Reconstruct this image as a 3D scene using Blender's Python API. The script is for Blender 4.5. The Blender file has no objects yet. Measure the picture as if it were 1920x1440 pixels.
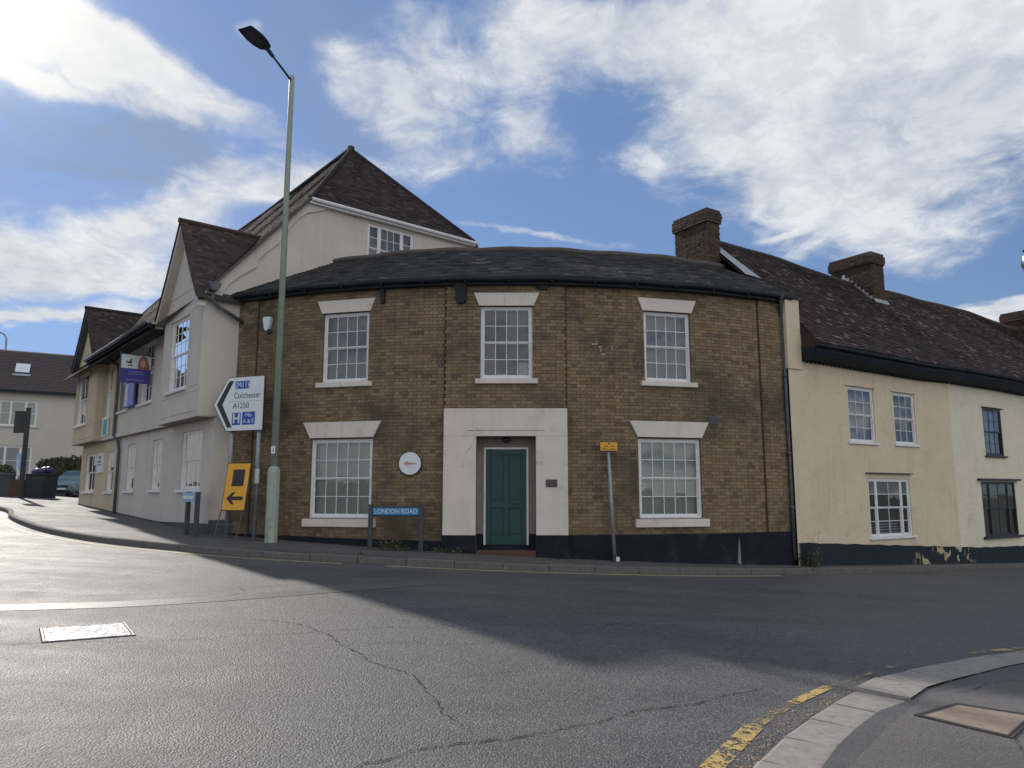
import bpy, bmesh, math, random
from math import sin, cos, radians, pi, atan2, sqrt
from mathutils import Vector, Matrix
random.seed(7)
SC = bpy.context.scene
COL = SC.collection

# ------------------------------------------------------------------ camera
cam_d = bpy.data.cameras.new("camera")
cam_d.sensor_width = 36
cam_d.lens = 26.06
cam_d.clip_end = 3000
cam = bpy.data.objects.new("camera", cam_d)
cam.location = (0, 0, 1.5)
cam.rotation_euler = (radians(90 + 8.27), 0, 0)
COL.objects.link(cam)
SC.camera = cam
# ------------------------------------------------------------------ sun, exposure
SUN_AZ, SUN_EL = -38.9, 30.0
SUN = Vector((sin(radians(SUN_AZ)) * cos(radians(SUN_EL)), cos(radians(SUN_AZ)) * cos(radians(SUN_EL)), sin(radians(SUN_EL))))
sd = bpy.data.lights.new("sun", 'SUN')
sd.energy = 3.4
sd.angle = radians(1.3)
sd.color = (1.0, 0.93, 0.84)
so = bpy.data.objects.new("sun", sd)
so.rotation_euler = SUN.to_track_quat('Z', 'Y').to_euler()
so.location = SUN * 60
COL.objects.link(so)
SC.view_settings.view_transform = 'Standard'
SC.view_settings.look = 'None'
SC.view_settings.gamma = 1
SC.view_settings.use_curve_mapping = False
SC.view_settings.exposure = 0.3


class NT:
    """small node helper"""
    def __init__(s, nt):
        s.nt = nt
    def n(s, typ, **kw):
        nd = s.nt.nodes.new(typ)
        for k, v in kw.items():
            if k.startswith('i_'):
                key = k[2:]
                key = int(key) if key.isdigit() else key
                s.set(nd.inputs[key], v)
            else:
                setattr(nd, k, v)
        return nd
    def set(s, sock, v):
        if isinstance(v, bpy.types.NodeSocket):
            s.nt.links.new(v, sock)
        else:
            sock.default_value = v
    def m(s, op, a, b=None, c=None, clamp=False):
        nd = s.nt.nodes.new('ShaderNodeMath')
        nd.operation = op
        nd.use_clamp = clamp
        s.set(nd.inputs[0], a)
        if b is not None: s.set(nd.inputs[1], b)
        if c is not None: s.set(nd.inputs[2], c)
        return nd.outputs[0]
    def vm(s, op, a, b=None, out=0):
        nd = s.nt.nodes.new('ShaderNodeVectorMath')
        nd.operation = op
        s.set(nd.inputs[0], a)
        if b is not None: s.set(nd.inputs[1], b)
        return nd.outputs[out]
    def mix(s, f, a, b, typ='MIX'):
        nd = s.nt.nodes.new('ShaderNodeMix')
        nd.data_type = 'RGBA'
        nd.blend_type = typ
        s.set(nd.inputs[0], f)
        s.set(nd.inputs[6], a if isinstance(a, bpy.types.NodeSocket) else tuple(a) + (1,) * (4 - len(a)))
        s.set(nd.inputs[7], b if isinstance(b, bpy.types.NodeSocket) else tuple(b) + (1,) * (4 - len(b)))
        return nd.outputs[2]
    def ramp(s, f, stops, interp='LINEAR'):
        nd = s.nt.nodes.new('ShaderNodeValToRGB')
        cr = nd.color_ramp
        cr.interpolation = interp
        while len(cr.elements) < len(stops): cr.elements.new(0.5)
        for e, (p, c) in zip(cr.elements, stops):
            e.position = p
            e.color = tuple(c) + (1,) * (4 - len(c)) if not isinstance(c, (int, float)) else (c, c, c, 1)
        s.set(nd.inputs[0], f)
        return nd.outputs[0]
    def noise(s, vec, scale, detail=4, rough=0.55, dist=0.0, out=0):
        nd = s.nt.nodes.new('ShaderNodeTexNoise')
        if vec is not None: s.set(nd.inputs['Vector'], vec)
        nd.inputs['Scale'].default_value = scale
        nd.inputs['Detail'].default_value = detail
        nd.inputs['Roughness'].default_value = rough
        nd.inputs['Distortion'].default_value = dist
        return nd.outputs[out]
    def smooth(s, x, a, b):
        nd = s.nt.nodes.new('ShaderNodeMapRange')
        nd.interpolation_type = 'SMOOTHSTEP'
        s.set(nd.inputs[0], x)
        nd.inputs[1].default_value = a
        nd.inputs[2].default_value = b
        return nd.outputs[0]


# ------------------------------------------------------------------ world
world = bpy.data.worlds.new("World")
SC.world = world
world.use_nodes = True
wt = world.node_tree
wt.nodes.clear()
W = NT(wt)
wout = W.n('ShaderNodeOutputWorld')
bg = W.n('ShaderNodeBackground')
wt.links.new(bg.outputs[0], wout.inputs[0])
sky = W.n('ShaderNodeTexSky', sky_type='NISHITA', sun_disc=False)
sky.sun_elevation = radians(SUN_EL)
sky.sun_rotation = radians(SUN_AZ)
sky.air_density = 1.15
sky.dust_density = 0.2
sky.ozone_density = 2.6
SKY_STRENGTH = 0.1
bg.inputs[1].default_value = SKY_STRENGTH
D = W.n('ShaderNodeTexCoord').outputs['Generated']
D = W.vm('NORMALIZE', D)
sep = W.n('ShaderNodeSeparateXYZ')
wt.links.new(D, sep.inputs[0])
zc = W.m('MAXIMUM', sep.outputs[2], 0.0)
den = W.m('ADD', zc, 0.22)
pl = W.n('ShaderNodeCombineXYZ')
W.set(pl.inputs[0], W.m('DIVIDE', sep.outputs[0], den))
W.set(pl.inputs[1], W.m('DIVIDE', sep.outputs[1], den))
PL = pl.outputs[0]
CP, SP = cos(radians(8.27)), sin(radians(8.27))


def sky_dir(px, py):
    x = (px - 960) / 1390; v = (720 - py) / 1390
    return Vector((x, CP - SP * v, SP + CP * v)).normalized()


# cloud banks: centre, half-width, half-height, tilt (degrees), weight; directions in the sky
banks = [
    (1640, 150, 400, 190, -8, 1.3), (1330, 60, 330, 110, 4, 1.0), (1440, 290, 190, 90, 28, 0.95), (1120, 60, 260, 70, 14, 0.75),
    (1600, 400, 160, 110, 8, 1.05), (1690, 460, 110, 60, 20, 0.6), (1940, 90, 200, 170, -35, 1.1), (1780, 330, 90, 90, -40, 0.7),
    (640, 120, 60, 90, -20, 0.62), (730, 210, 110, 70, 40, 0.72), (820, 130, 90, 130, -35, 0.72), (960, 120, 120, 130, 35, 0.74), (860, 280, 120, 40, -12, 0.6), (980, 240, 80, 60, 40, 0.6),
    (1190, 320, 70, 26, 14, 0.62), (120, 70, 240, 62, 24, 0.86), (360, 165, 170, 36, 20, 0.9), (-60, 40, 200, 110, 0, 1.1), (230, 120, 170, 46, 24, 0.8), (150, 150, 60, 16, 20, 0.7), (40, 150, 120, 16, 10, 0.7),
    (60, 470, 300, 80, 6, 1.1), (330, 420, 160, 60, -14, 0.95), (470, 350, 140, 50, -22, 0.85), (100, 540, 330, 50, 4, 1.0), (600, 330, 110, 34, -22, 0.7), (430, 300, 60, 26, -20, 0.6),
    (60, 622, 260, 20, 3, 1.1), (330, 225, 90, 22, 8, 0.6), (1900, 562, 190, 24, -20, 1.15), (1010, 440, 170, 12, 10, 0.75),
    (1740, 558, 50, 12, 10, 0.6), (455, 40, 26, 34, 60, 0.5), (1475, 455, 60, 10, -6, 0.7),
]
warp = W.noise(PL, 1.6, 5, 0.6, 0.0, 1)
warp = W.vm('SUBTRACT', warp, (0.5, 0.5, 0.5))
wn = W.n('ShaderNodeVectorMath', operation='SCALE')
wt.links.new(warp, wn.inputs[0]); wn.inputs[3].default_value = 0.16
DW = W.vm('ADD', D, wn.outputs[0])
acc = None
crt = Vector((1, 0, 0))
veil = None
for (px, py, rw, rh, tilt, wgt) in banks + [(230, 275, 420, 120, 8, -1.0), (560, 60, 200, 150, 40, -0.5), (640, 230, 200, 80, 0, -0.5)]:
    c = sky_dir(px, py)
    up = Vector((0, -SP, CP))
    t = radians(tilt)
    a1 = (crt * cos(t) - up * sin(t)); a2 = (crt * sin(t) + up * cos(t))
    a1 = (a1 - c * a1.dot(c)).normalized(); a2 = (a2 - c * a2.dot(c)).normalized()
    k = 1390 / c.y * 0.96
    rel = W.vm('SUBTRACT', DW, tuple(c))
    u = W.m('DIVIDE', W.vm('DOT_PRODUCT', rel, tuple(a1), 1), rw / k)
    v = W.m('DIVIDE', W.vm('DOT_PRODUCT', rel, tuple(a2), 1), rh / k)
    w3 = W.m('DIVIDE', W.vm('DOT_PRODUCT', rel, tuple(c), 1), 0.6)
    q = W.m('ADD', W.m('MULTIPLY', u, u), W.m('MULTIPLY', v, v))
    q = W.m('MULTIPLY_ADD', w3, w3, q)
    e = W.m('MULTIPLY', W.m('EXPONENT', W.m('MULTIPLY', q, -0.9)), wgt)
    if wgt < 0:
        veil = W.m('MULTIPLY', e, -1.0) if veil is None else W.m('MAXIMUM', veil, W.m('MULTIPLY', e, -1.0))
        continue
    acc = e if acc is None else W.m('MAXIMUM', W.m('MAXIMUM', acc, e), W.m('MULTIPLY', W.m('ADD', acc, e), 0.8))
# unseen heavy cloud added behind the camera to brighten the facades
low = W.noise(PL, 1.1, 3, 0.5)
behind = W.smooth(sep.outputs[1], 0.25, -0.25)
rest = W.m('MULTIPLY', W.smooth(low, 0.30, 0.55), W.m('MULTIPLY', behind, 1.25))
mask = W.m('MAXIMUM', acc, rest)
mp = W.n('ShaderNodeMapping')
wt.links.new(PL, mp.inputs[0])
mp.inputs['Rotation'].default_value = (0, 0, radians(35))
mp.inputs['Scale'].default_value = (1.0, 0.55, 1)
n1 = W.noise(mp.outputs[0], 2.6, 10, 0.64, 0.5)
n2 = W.noise(PL, 8.0, 8, 0.66, 0.5)
n3 = W.noise(PL, 3.0, 8, 0.6, 0.8)
nn = W.m('ADD', W.m('MULTIPLY', n1, 0.58), W.m('MULTIPLY', n2, 0.42))
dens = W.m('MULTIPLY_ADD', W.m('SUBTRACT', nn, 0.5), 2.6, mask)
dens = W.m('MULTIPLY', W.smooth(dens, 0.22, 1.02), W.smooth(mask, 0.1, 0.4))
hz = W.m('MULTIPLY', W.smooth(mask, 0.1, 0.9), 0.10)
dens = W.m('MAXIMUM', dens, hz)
# thickness shading of the cloud: thick parts greyer, thin rims whiter
n4 = W.noise(PL, 17.0, 6, 0.62, 0.6)
thick = W.m('ADD', W.m('MULTIPLY', W.smooth(n3, 0.60, 0.38), 0.45), W.m('MULTIPLY', W.smooth(W.m('ADD', W.m('MULTIPLY', n2, 0.65), W.m('MULTIPLY', n4, 0.35)), 0.60, 0.40), 0.42), clamp=True)
sdot = W.vm('DOT_PRODUCT', D, tuple(SUN), 1)
sdot = W.m('MAXIMUM', sdot, 0.0)
glow = W.m('POWER', sdot, 30.0)
glow2 = W.m('POWER', sdot, 260.0)
K = 1.0 / SKY_STRENGTH
ccol = W.mix(thick, (0.665 * K, 0.68 * K, 0.70 * K), (0.38 * K, 0.425 * K, 0.50 * K))
# clouds opposite the sun whitened as if sunlit, adding fill on the facades
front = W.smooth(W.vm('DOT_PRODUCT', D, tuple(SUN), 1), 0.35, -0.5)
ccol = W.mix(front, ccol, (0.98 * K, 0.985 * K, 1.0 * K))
ccol = W.mix(W.m('MULTIPLY', glow, 0.7, clamp=True), ccol, (0.76 * K, 0.755 * K, 0.73 * K))
hs = W.n('ShaderNodeHueSaturation'); hs.inputs['Saturation'].default_value = 1.0; W.set(hs.inputs['Color'], sky.outputs[0])
sk3 = W.vm('MULTIPLY', hs.outputs[0], (1.0, 1.08, 1.16))
# the camera's soft shoulder for the bright aureole: c / (1 + c / limit)
lim = W.vm('DIVIDE', sk3, (0.40 * K, 0.66 * K, 1.5 * K))
skyc = W.vm('DIVIDE', sk3, W.vm('ADD', lim, (1.0, 1.0, 1.0)))
skyc = W.mix(W.m('MULTIPLY', W.m('MULTIPLY', veil, 0.75), W.smooth(n3, 0.35, 0.6)), skyc, (0.235 * K, 0.29 * K, 0.385 * K))
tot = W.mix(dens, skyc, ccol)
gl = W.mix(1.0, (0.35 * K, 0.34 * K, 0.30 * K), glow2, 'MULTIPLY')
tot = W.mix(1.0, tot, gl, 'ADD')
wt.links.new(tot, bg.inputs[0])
world.cycles.sampling_method = 'MANUAL'
world.cycles.sample_map_resolution = 512

# ------------------------------------------------------------------ materials
MATS = {}


def base_mat(name):
    m = bpy.data.materials.new(name)
    m.use_nodes = True
    t = NT(m.node_tree)
    b = m.node_tree.nodes['Principled BSDF']
    MATS[name] = m
    return m, t, b


def pos(t):
    return t.n('ShaderNodeNewGeometry').outputs['Position']


def rnd(t):
    a = t.n('ShaderNodeAttribute', attribute_name='rnd').outputs['Fac']
    r = t.n('ShaderNodeObjectInfo').outputs['Random']
    return t.m('FRACT', t.m('ADD', a, r))


def bump(t, b, h, strength, dist=0.01):
    n = t.n('ShaderNodeBump')
    n.inputs['Strength'].default_value = strength
    n.inputs['Distance'].default_value = dist
    t.set(n.inputs['Height'], h)
    t.set(b.inputs['Normal'], n.outputs[0])


def surf(name, c1, c2, scale=3.0, rough=0.7, bmp=0.2, bscale=60, stain=None, smix=0.5, metal=0.0, spec=0.4, streak=False, bd=0.004, cracks=0.0):
    """a painted / plastered / metal surface: two tones mottled, dirt patches, fine relief"""
    m, t, b = base_mat(name)
    p = pos(t)
    f = t.ramp(t.noise(p, scale, 6, 0.6), [(0.3, 0.0), (0.7, 1.0)])
    c = t.mix(f, c1, c2)
    if stain:
        q = p
        if streak:
            mm = t.n('ShaderNodeMapping'); t.set(mm.inputs[0], p); mm.inputs['Scale'].default_value = (3.2, 3.2, 0.5); q = mm.outputs[0]
        s = t.smooth(t.noise(q, scale * 0.8, 7, 0.65, 0.4), 0.53, 0.75)
        c = t.mix(t.m('MULTIPLY', s, smix), c, stain)
    hgt = t.noise(p, bscale, 4, 0.6)
    if cracks:
        # slow undulation of hand-laid plaster, rain streaks and hairline cracks
        mm = t.n('ShaderNodeMapping'); t.set(mm.inputs[0], p); mm.inputs['Scale'].default_value = (5.0, 5.0, 0.35)
        st = t.smooth(t.noise(mm.outputs[0], 1.6, 6, 0.6), 0.52, 0.72)
        c = t.mix(t.m('MULTIPLY', st, 0.22), c, tuple(x * 0.62 for x in c2))
        wv = t.noise(p, 2.2, 4, 0.6, 0.0, 1)
        pv = t.vm('ADD', p, t.vm('MULTIPLY', wv, (0.5, 0.5, 0.5)))
        vo = t.n('ShaderNodeTexVoronoi', feature='DISTANCE_TO_EDGE'); vo.inputs['Scale'].default_value = 0.62; t.set(vo.inputs['Vector'], pv)
        cr = t.m('MULTIPLY', t.smooth(vo.outputs['Distance'], 0.006, 0.002), t.smooth(t.noise(p, 0.9, 3), 0.50, 0.60))
        c = t.mix(t.m('MULTIPLY', cr, cracks), c, tuple(x * 0.35 for x in c2))
        sp = t.smooth(t.noise(p, 9, 5, 0.75), 0.66, 0.74)
        c = t.mix(t.m('MULTIPLY', sp, 0.35), c, tuple(x * 0.55 for x in c2))
        hgt = t.m('ADD', hgt, t.m('MULTIPLY', t.noise(p, 3.5, 4, 0.6), 3.0))
    t.set(b.inputs['Base Color'], c)
    b.inputs['Roughness'].default_value = rough
    b.inputs['Metallic'].default_value = metal
    b.inputs['Specular IOR Level'].default_value = spec
    if bmp: bump(t, b, hgt, bmp, bd)
    return m


def piece_mat(name, stops, rough=0.85, grain=40, stain=None, bmp=0.4, moss=None, spec=0.3, runs=0.0, stain_rng=(0.5, 0.72), sscale=0.55, smix=0.75, rv=0.0):
    """bricks, tiles, slates: every piece draws its own tone"""
    m, t, b = base_mat(name)
    p = pos(t)
    r = rnd(t)
    c = t.ramp(r, stops)
    g = t.noise(p, grain, 4, 0.65)
    c = t.mix(t.m('MULTIPLY', g, 0.55), c, t.mix(1.0, c, (0.55, 0.55, 0.55), 'MULTIPLY'))
    if stain:
        s = t.smooth(t.noise(p, sscale, 6, 0.62, 0.3), *stain_rng)
        c = t.mix(t.m('MULTIPLY', s, smix), c, stain)
    if runs:
        mm = t.n('ShaderNodeMapping'); t.set(mm.inputs[0], p); mm.inputs['Scale'].default_value = (1.6, 1.6, 0.28)
        rr_ = t.smooth(t.noise(mm.outputs[0], 1.9, 7, 0.68, 0.3), 0.52, 0.66)
        c = t.mix(t.m('MULTIPLY', rr_, runs), c, (0.05, 0.043, 0.036))
        pale = t.smooth(t.noise(p, 1.1, 7, 0.7, 0.5), 0.60, 0.70)
        c = t.mix(t.m('MULTIPLY', pale, 0.28), c, (0.30, 0.25, 0.17))
    if moss:
        s = t.smooth(t.noise(p, 2.2, 8, 0.7), 0.6, 0.7)
        c = t.mix(t.m('MULTIPLY', s, 0.7), c, moss)
    t.set(b.inputs['Base Color'], c)
    if rv:
        r2 = t.m('FRACT', t.m('MULTIPLY', r, 7.31))
        t.set(b.inputs['Roughness'], t.m('MULTIPLY_ADD', r2, rv, rough))
    else:
        b.inputs['Roughness'].default_value = rough
    b.inputs['Specular IOR Level'].default_value = spec
    bump(t, b, g, bmp, 0.004)
    return m


M_brick = piece_mat('stock_brick', [(0.0, (0.125, 0.088, 0.058)), (0.06, (0.185, 0.133, 0.078)), (0.40, (0.220, 0.162, 0.094)), (0.80, (0.258, 0.194, 0.112)),
                                    (0.88, (0.285, 0.220, 0.132)), (0.94, (0.205, 0.130, 0.086)), (1.0, (0.130, 0.094, 0.068))], stain=(0.058, 0.047, 0.038), sscale=0.62, stain_rng=(0.46, 0.68), smix=0.72, runs=0.22)
M_chbrick = piece_mat('chimney_brick', [(0.0, (0.032, 0.026, 0.022)), (0.4, (0.080, 0.046, 0.032)), (0.7, (0.105, 0.064, 0.040)), (1.0, (0.05, 0.040, 0.030))],
                      stain=(0.04, 0.038, 0.03), sscale=1.5, moss=(0.14, 0.14, 0.07))
M_redbrick = piece_mat('red_brick', [(0.0, (0.085, 0.044, 0.036)), (0.5, (0.115, 0.056, 0.042)), (1.0, (0.07, 0.042, 0.036))])
M_mortar = surf('mortar', (0.13, 0.108, 0.080), (0.085, 0.070, 0.053), 2.0, 0.95, 0.4, 90, stain=(0.05, 0.045, 0.04), smix=0.7)
M_slate = piece_mat('roof_slate', [(0.0, (0.040, 0.040, 0.042)), (0.5, (0.062, 0.061, 0.062)), (0.93, (0.085, 0.082, 0.082)), (1.0, (0.17, 0.155, 0.15))],
                    rough=0.62, spec=0.22, stain=(0.05, 0.055, 0.045), moss=(0.13, 0.13, 0.11), sscale=0.5, rv=0.25)
M_tile = piece_mat('clay_tile', [(0.0, (0.034, 0.028, 0.028)), (0.3, (0.052, 0.040, 0.038)), (0.6, (0.070, 0.050, 0.045)), (0.88, (0.095, 0.062, 0.053)), (0.95, (0.19, 0.145, 0.12)), (1.0, (0.28, 0.215, 0.17))],
                   rough=0.8, stain=(0.045, 0.038, 0.036), moss=(0.12, 0.115, 0.09), sscale=0.7)
M_tile2 = piece_mat('weathered_tile', [(0.0, (0.040, 0.037, 0.037)), (0.3, (0.056, 0.049, 0.047)), (0.62, (0.074, 0.058, 0.054)), (0.9, (0.098, 0.067, 0.060)), (1.0, (0.14, 0.115, 0.105))],
                    rough=0.95, spec=0.06, stain=(0.07, 0.062, 0.058), moss=(0.15, 0.15, 0.13), sscale=0.6)
M_fartile = surf('far_tile', (0.075, 0.062, 0.058), (0.10, 0.085, 0.08), 6, 0.85, 0.5, 40)
M_lead = surf('lead_flashing', (0.25, 0.28, 0.31), (0.38, 0.41, 0.44), 5, 0.5, 0.2, 30, stain=(0.5, 0.52, 0.55), smix=0.5)
M_cream = surf('cream_render', (0.625, 0.535, 0.385), (0.56, 0.475, 0.335), 1.2, 0.85, 0.45, 28, stain=(0.36, 0.31, 0.21), smix=0.45, bd=0.02, cracks=0.22)
M_pale = surf('pale_render', (0.67, 0.63, 0.49), (0.61, 0.57, 0.44), 1.3, 0.85, 0.45, 28, stain=(0.40, 0.37, 0.29), smix=0.4, bd=0.02, cracks=0.22)
M_white = surf('white_render', (0.56, 0.515, 0.46), (0.48, 0.44, 0.39), 0.9, 0.85, 0.35, 30, stain=(0.36, 0.335, 0.30), smix=0.5, streak=True, bd=0.012, cracks=0.22)
M_tan = surf('tan_render', (0.54, 0.445, 0.31), (0.47, 0.385, 0.265), 1.0, 0.85, 0.35, 30, stain=(0.33, 0.27, 0.20), smix=0.5, streak=True, bd=0.012, cracks=0.22)
M_grime = surf('grimy_base', (0.06, 0.068, 0.078), (0.10, 0.10, 0.10), 3, 0.85, 0.5, 30, stain=(0.2, 0.19, 0.17), smix=0.5, spec=0.2)
M_far = surf('far_render', (0.50, 0.475, 0.42), (0.44, 0.42, 0.37), 0.6, 0.9, 0.3, 15, stain=(0.35, 0.33, 0.28), smix=0.4)
M_stone = surf('painted_stone', (0.64, 0.59, 0.54), (0.56, 0.515, 0.465), 2.2, 0.8, 0.35, 40, stain=(0.36, 0.32, 0.26), smix=0.5, cracks=0.6)
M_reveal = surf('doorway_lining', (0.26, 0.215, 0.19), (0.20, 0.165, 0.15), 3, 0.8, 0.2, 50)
M_paint = surf('white_paint', (0.72, 0.72, 0.72), (0.62, 0.62, 0.62), 9, 0.45, 0.1, 50, stain=(0.36, 0.33, 0.30), smix=0.45)
M_blackpaint = surf('black_paint', (0.018, 0.018, 0.022), (0.028, 0.028, 0.032), 6, 0.45, 0.15, 40)
M_plinth = surf('tarred_plinth', (0.010, 0.0135, 0.020), (0.017, 0.021, 0.028), 3, 0.8, spec=0.12, bmp=0.5, bscale=22, stain=(0.055, 0.055, 0.055), smix=0.5, bd=0.01)
M_fascia = surf('dark_fascia', (0.012, 0.016, 0.022), (0.022, 0.028, 0.034), 5, 0.65, 0.2, 30, spec=0.2)
M_pipe = surf('pipe_paint', (0.05, 0.058, 0.07), (0.09, 0.10, 0.115), 7, 0.45, 0.1, 50, stain=(0.12, 0.11, 0.10), smix=0.4)
M_postmetal = surf('galvanised_post', (0.22, 0.25, 0.27), (0.30, 0.33, 0.35), 8, 0.5, 0.1, 60, stain=(0.13, 0.14, 0.14), smix=0.5, metal=0.4)
M_lamp = surf('lamp_column_paint', (0.31, 0.36, 0.30), (0.26, 0.31, 0.26), 5, 0.5, 0.15, 50, stain=(0.16, 0.17, 0.14), smix=0.6)
M_lantern = surf('lantern_shell', (0.035, 0.045, 0.055), (0.05, 0.06, 0.07), 4, 0.4, 0, 10)
M_door = surf('green_door_paint', (0.001, 0.052, 0.044), (0.001, 0.040, 0.035), 3, 0.45, 0.12, 60, spec=0.5)
M_curtain = surf('net_curtain', (0.24, 0.28, 0.33), (0.17, 0.20, 0.245), 4, 0.95, 0, 10)
M_blind = surf('roller_blind', (0.50, 0.53, 0.46), (0.40, 0.43, 0.375), 1.5, 0.9, 0.05, 40, stain=(0.55, 0.56, 0.44), smix=0.6)
M_dark = surf('dark_room', (0.035, 0.037, 0.042), (0.06, 0.058, 0.055), 2.5, 0.9, 0, 10)
M_darkblue = surf('dark_room_blue', (0.07, 0.085, 0.11), (0.11, 0.125, 0.15), 1.5, 0.9, 0, 10)
M_yellow = surf('sign_yellow', (0.70, 0.36, 0.03), (0.62, 0.31, 0.025), 4, 0.5, 0.05, 50, stain=(0.35, 0.2, 0.05), smix=0.25)
M_signwhite = surf('sign_white', (0.66, 0.71, 0.73), (0.60, 0.65, 0.68), 3, 0.4, 0, 10)
M_signblue = surf('sign_blue', (0.02, 0.075, 0.40), (0.018, 0.065, 0.34), 3, 0.4, 0, 10)
M_nameblue = surf('name_blue', (0.03, 0.21, 0.42), (0.025, 0.18, 0.36), 5, 0.4, 0, 10)
M_palewblue = surf('pale_blue', (0.20, 0.36, 0.55), (0.26, 0.43, 0.60), 12, 0.4, 0, 10)
M_signblack = surf('sign_black', (0.018, 0.02, 0.022), (0.025, 0.027, 0.03), 3, 0.5, 0, 10)
M_purple = surf('board_purple', (0.06, 0.055, 0.26), (0.07, 0.065, 0.30), 3, 0.5, 0, 10)
M_bag = surf('purple_bag', (0.035, 0.03, 0.10), (0.05, 0.04, 0.14), 8, 0.35, 0.4, 20)
M_teal = surf('board_teal', (0.05, 0.24, 0.30), (0.12, 0.38, 0.44), 14, 0.4, 0, 10)
M_hair = surf('print_auburn', (0.30, 0.10, 0.07), (0.38, 0.15, 0.11), 8, 0.5, 0, 10)
M_skin = surf('print_skin', (0.55, 0.33, 0.28), (0.60, 0.38, 0.32), 8, 0.5, 0, 10)
M_wood = surf('dark_timber_post', (0.035, 0.045, 0.05), (0.06, 0.07, 0.075), 9, 0.7, 0.3, 60)
M_bronze = surf('plaque_bronze', (0.07, 0.05, 0.055), (0.10, 0.07, 0.07), 9, 0.4, 0.1, 50, metal=0.4)
M_alarm = surf('alarm_white', (0.6, 0.68, 0.72), (0.5, 0.6, 0.66), 9, 0.3, 0, 50)
M_car = surf('car_paint', (0.13, 0.20, 0.20), (0.12, 0.185, 0.185), 2, 0.22, 0, 50, spec=0.6)
M_plastic = surf('black_plastic', (0.012, 0.014, 0.018), (0.02, 0.022, 0.026), 4, 0.5, 0.1, 40)
M_chrome = surf('chrome', (0.5, 0.5, 0.5), (0.6, 0.6, 0.6), 4, 0.2, 0, 40, metal=1.0)
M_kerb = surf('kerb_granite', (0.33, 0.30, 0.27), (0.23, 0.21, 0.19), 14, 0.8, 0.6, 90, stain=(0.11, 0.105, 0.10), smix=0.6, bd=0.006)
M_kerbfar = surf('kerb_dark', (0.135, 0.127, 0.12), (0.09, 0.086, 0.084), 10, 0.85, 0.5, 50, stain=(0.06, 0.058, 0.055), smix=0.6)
M_leaf = surf('weed_leaf', (0.055, 0.085, 0.025), (0.08, 0.11, 0.035), 20, 0.7, 0, 10)
M_deadleaf = surf('dry_leaf', (0.28, 0.17, 0.08), (0.40, 0.28, 0.15), 30, 0.8, 0, 10)
M_stem = surf('weed_stem', (0.12, 0.10, 0.06), (0.16, 0.13, 0.08), 20, 0.8, 0, 10)
M_crack = surf('crack_dark', (0.012, 0.012, 0.012), (0.02, 0.02, 0.02), 20, 1.0, 0, 10)
M_steel = surf('worn_steel', (0.22, 0.22, 0.24), (0.40, 0.40, 0.41), 7, 0.55, 1.0, 14, stain=(0.08, 0.08, 0.09), smix=0.9, metal=0.55, bd=0.03)
M_iron = surf('iron_frame', (0.07, 0.065, 0.06), (0.10, 0.09, 0.085), 20, 0.6, 0.4, 80, metal=0.5)
M_concrete = surf('infill_concrete', (0.30, 0.23, 0.18), (0.22, 0.17, 0.13), 9, 0.9, 0.6, 60, stain=(0.15, 0.12, 0.10), smix=0.5)

# glass
m, t, b = base_mat('window_glass')
nt_ = m.node_tree
nt_.nodes.remove(b)
o_ = nt_.nodes['Material Output']
tr = t.n('ShaderNodeBsdfTransparent'); tr.inputs[0].default_value = (0.80, 0.84, 0.85, 1)
gs = t.n('ShaderNodeBsdfGlossy'); gs.inputs['Roughness'].default_value = 0.02; gs.inputs[0].default_value = (1, 1, 1, 1)
bn = t.n('ShaderNodeBump'); bn.inputs['Strength'].default_value = 0.06; bn.inputs['Distance'].default_value = 0.01
t.set(bn.inputs['Height'], t.noise(pos(t), 3.0, 2)); t.set(gs.inputs['Normal'], bn.outputs[0])
fr = t.n('ShaderNodeFresnel'); fr.inputs[0].default_value = 1.5
fac = t.m('MULTIPLY', fr.outputs[0], 1.7, clamp=True)
mx = t.n('ShaderNodeMixShader')
t.set(mx.inputs[0], fac)
nt_.links.new(tr.outputs[0], mx.inputs[1]); nt_.links.new(gs.outputs[0], mx.inputs[2]); nt_.links.new(mx.outputs[0], o_.inputs[0])
M_glass = m


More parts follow.
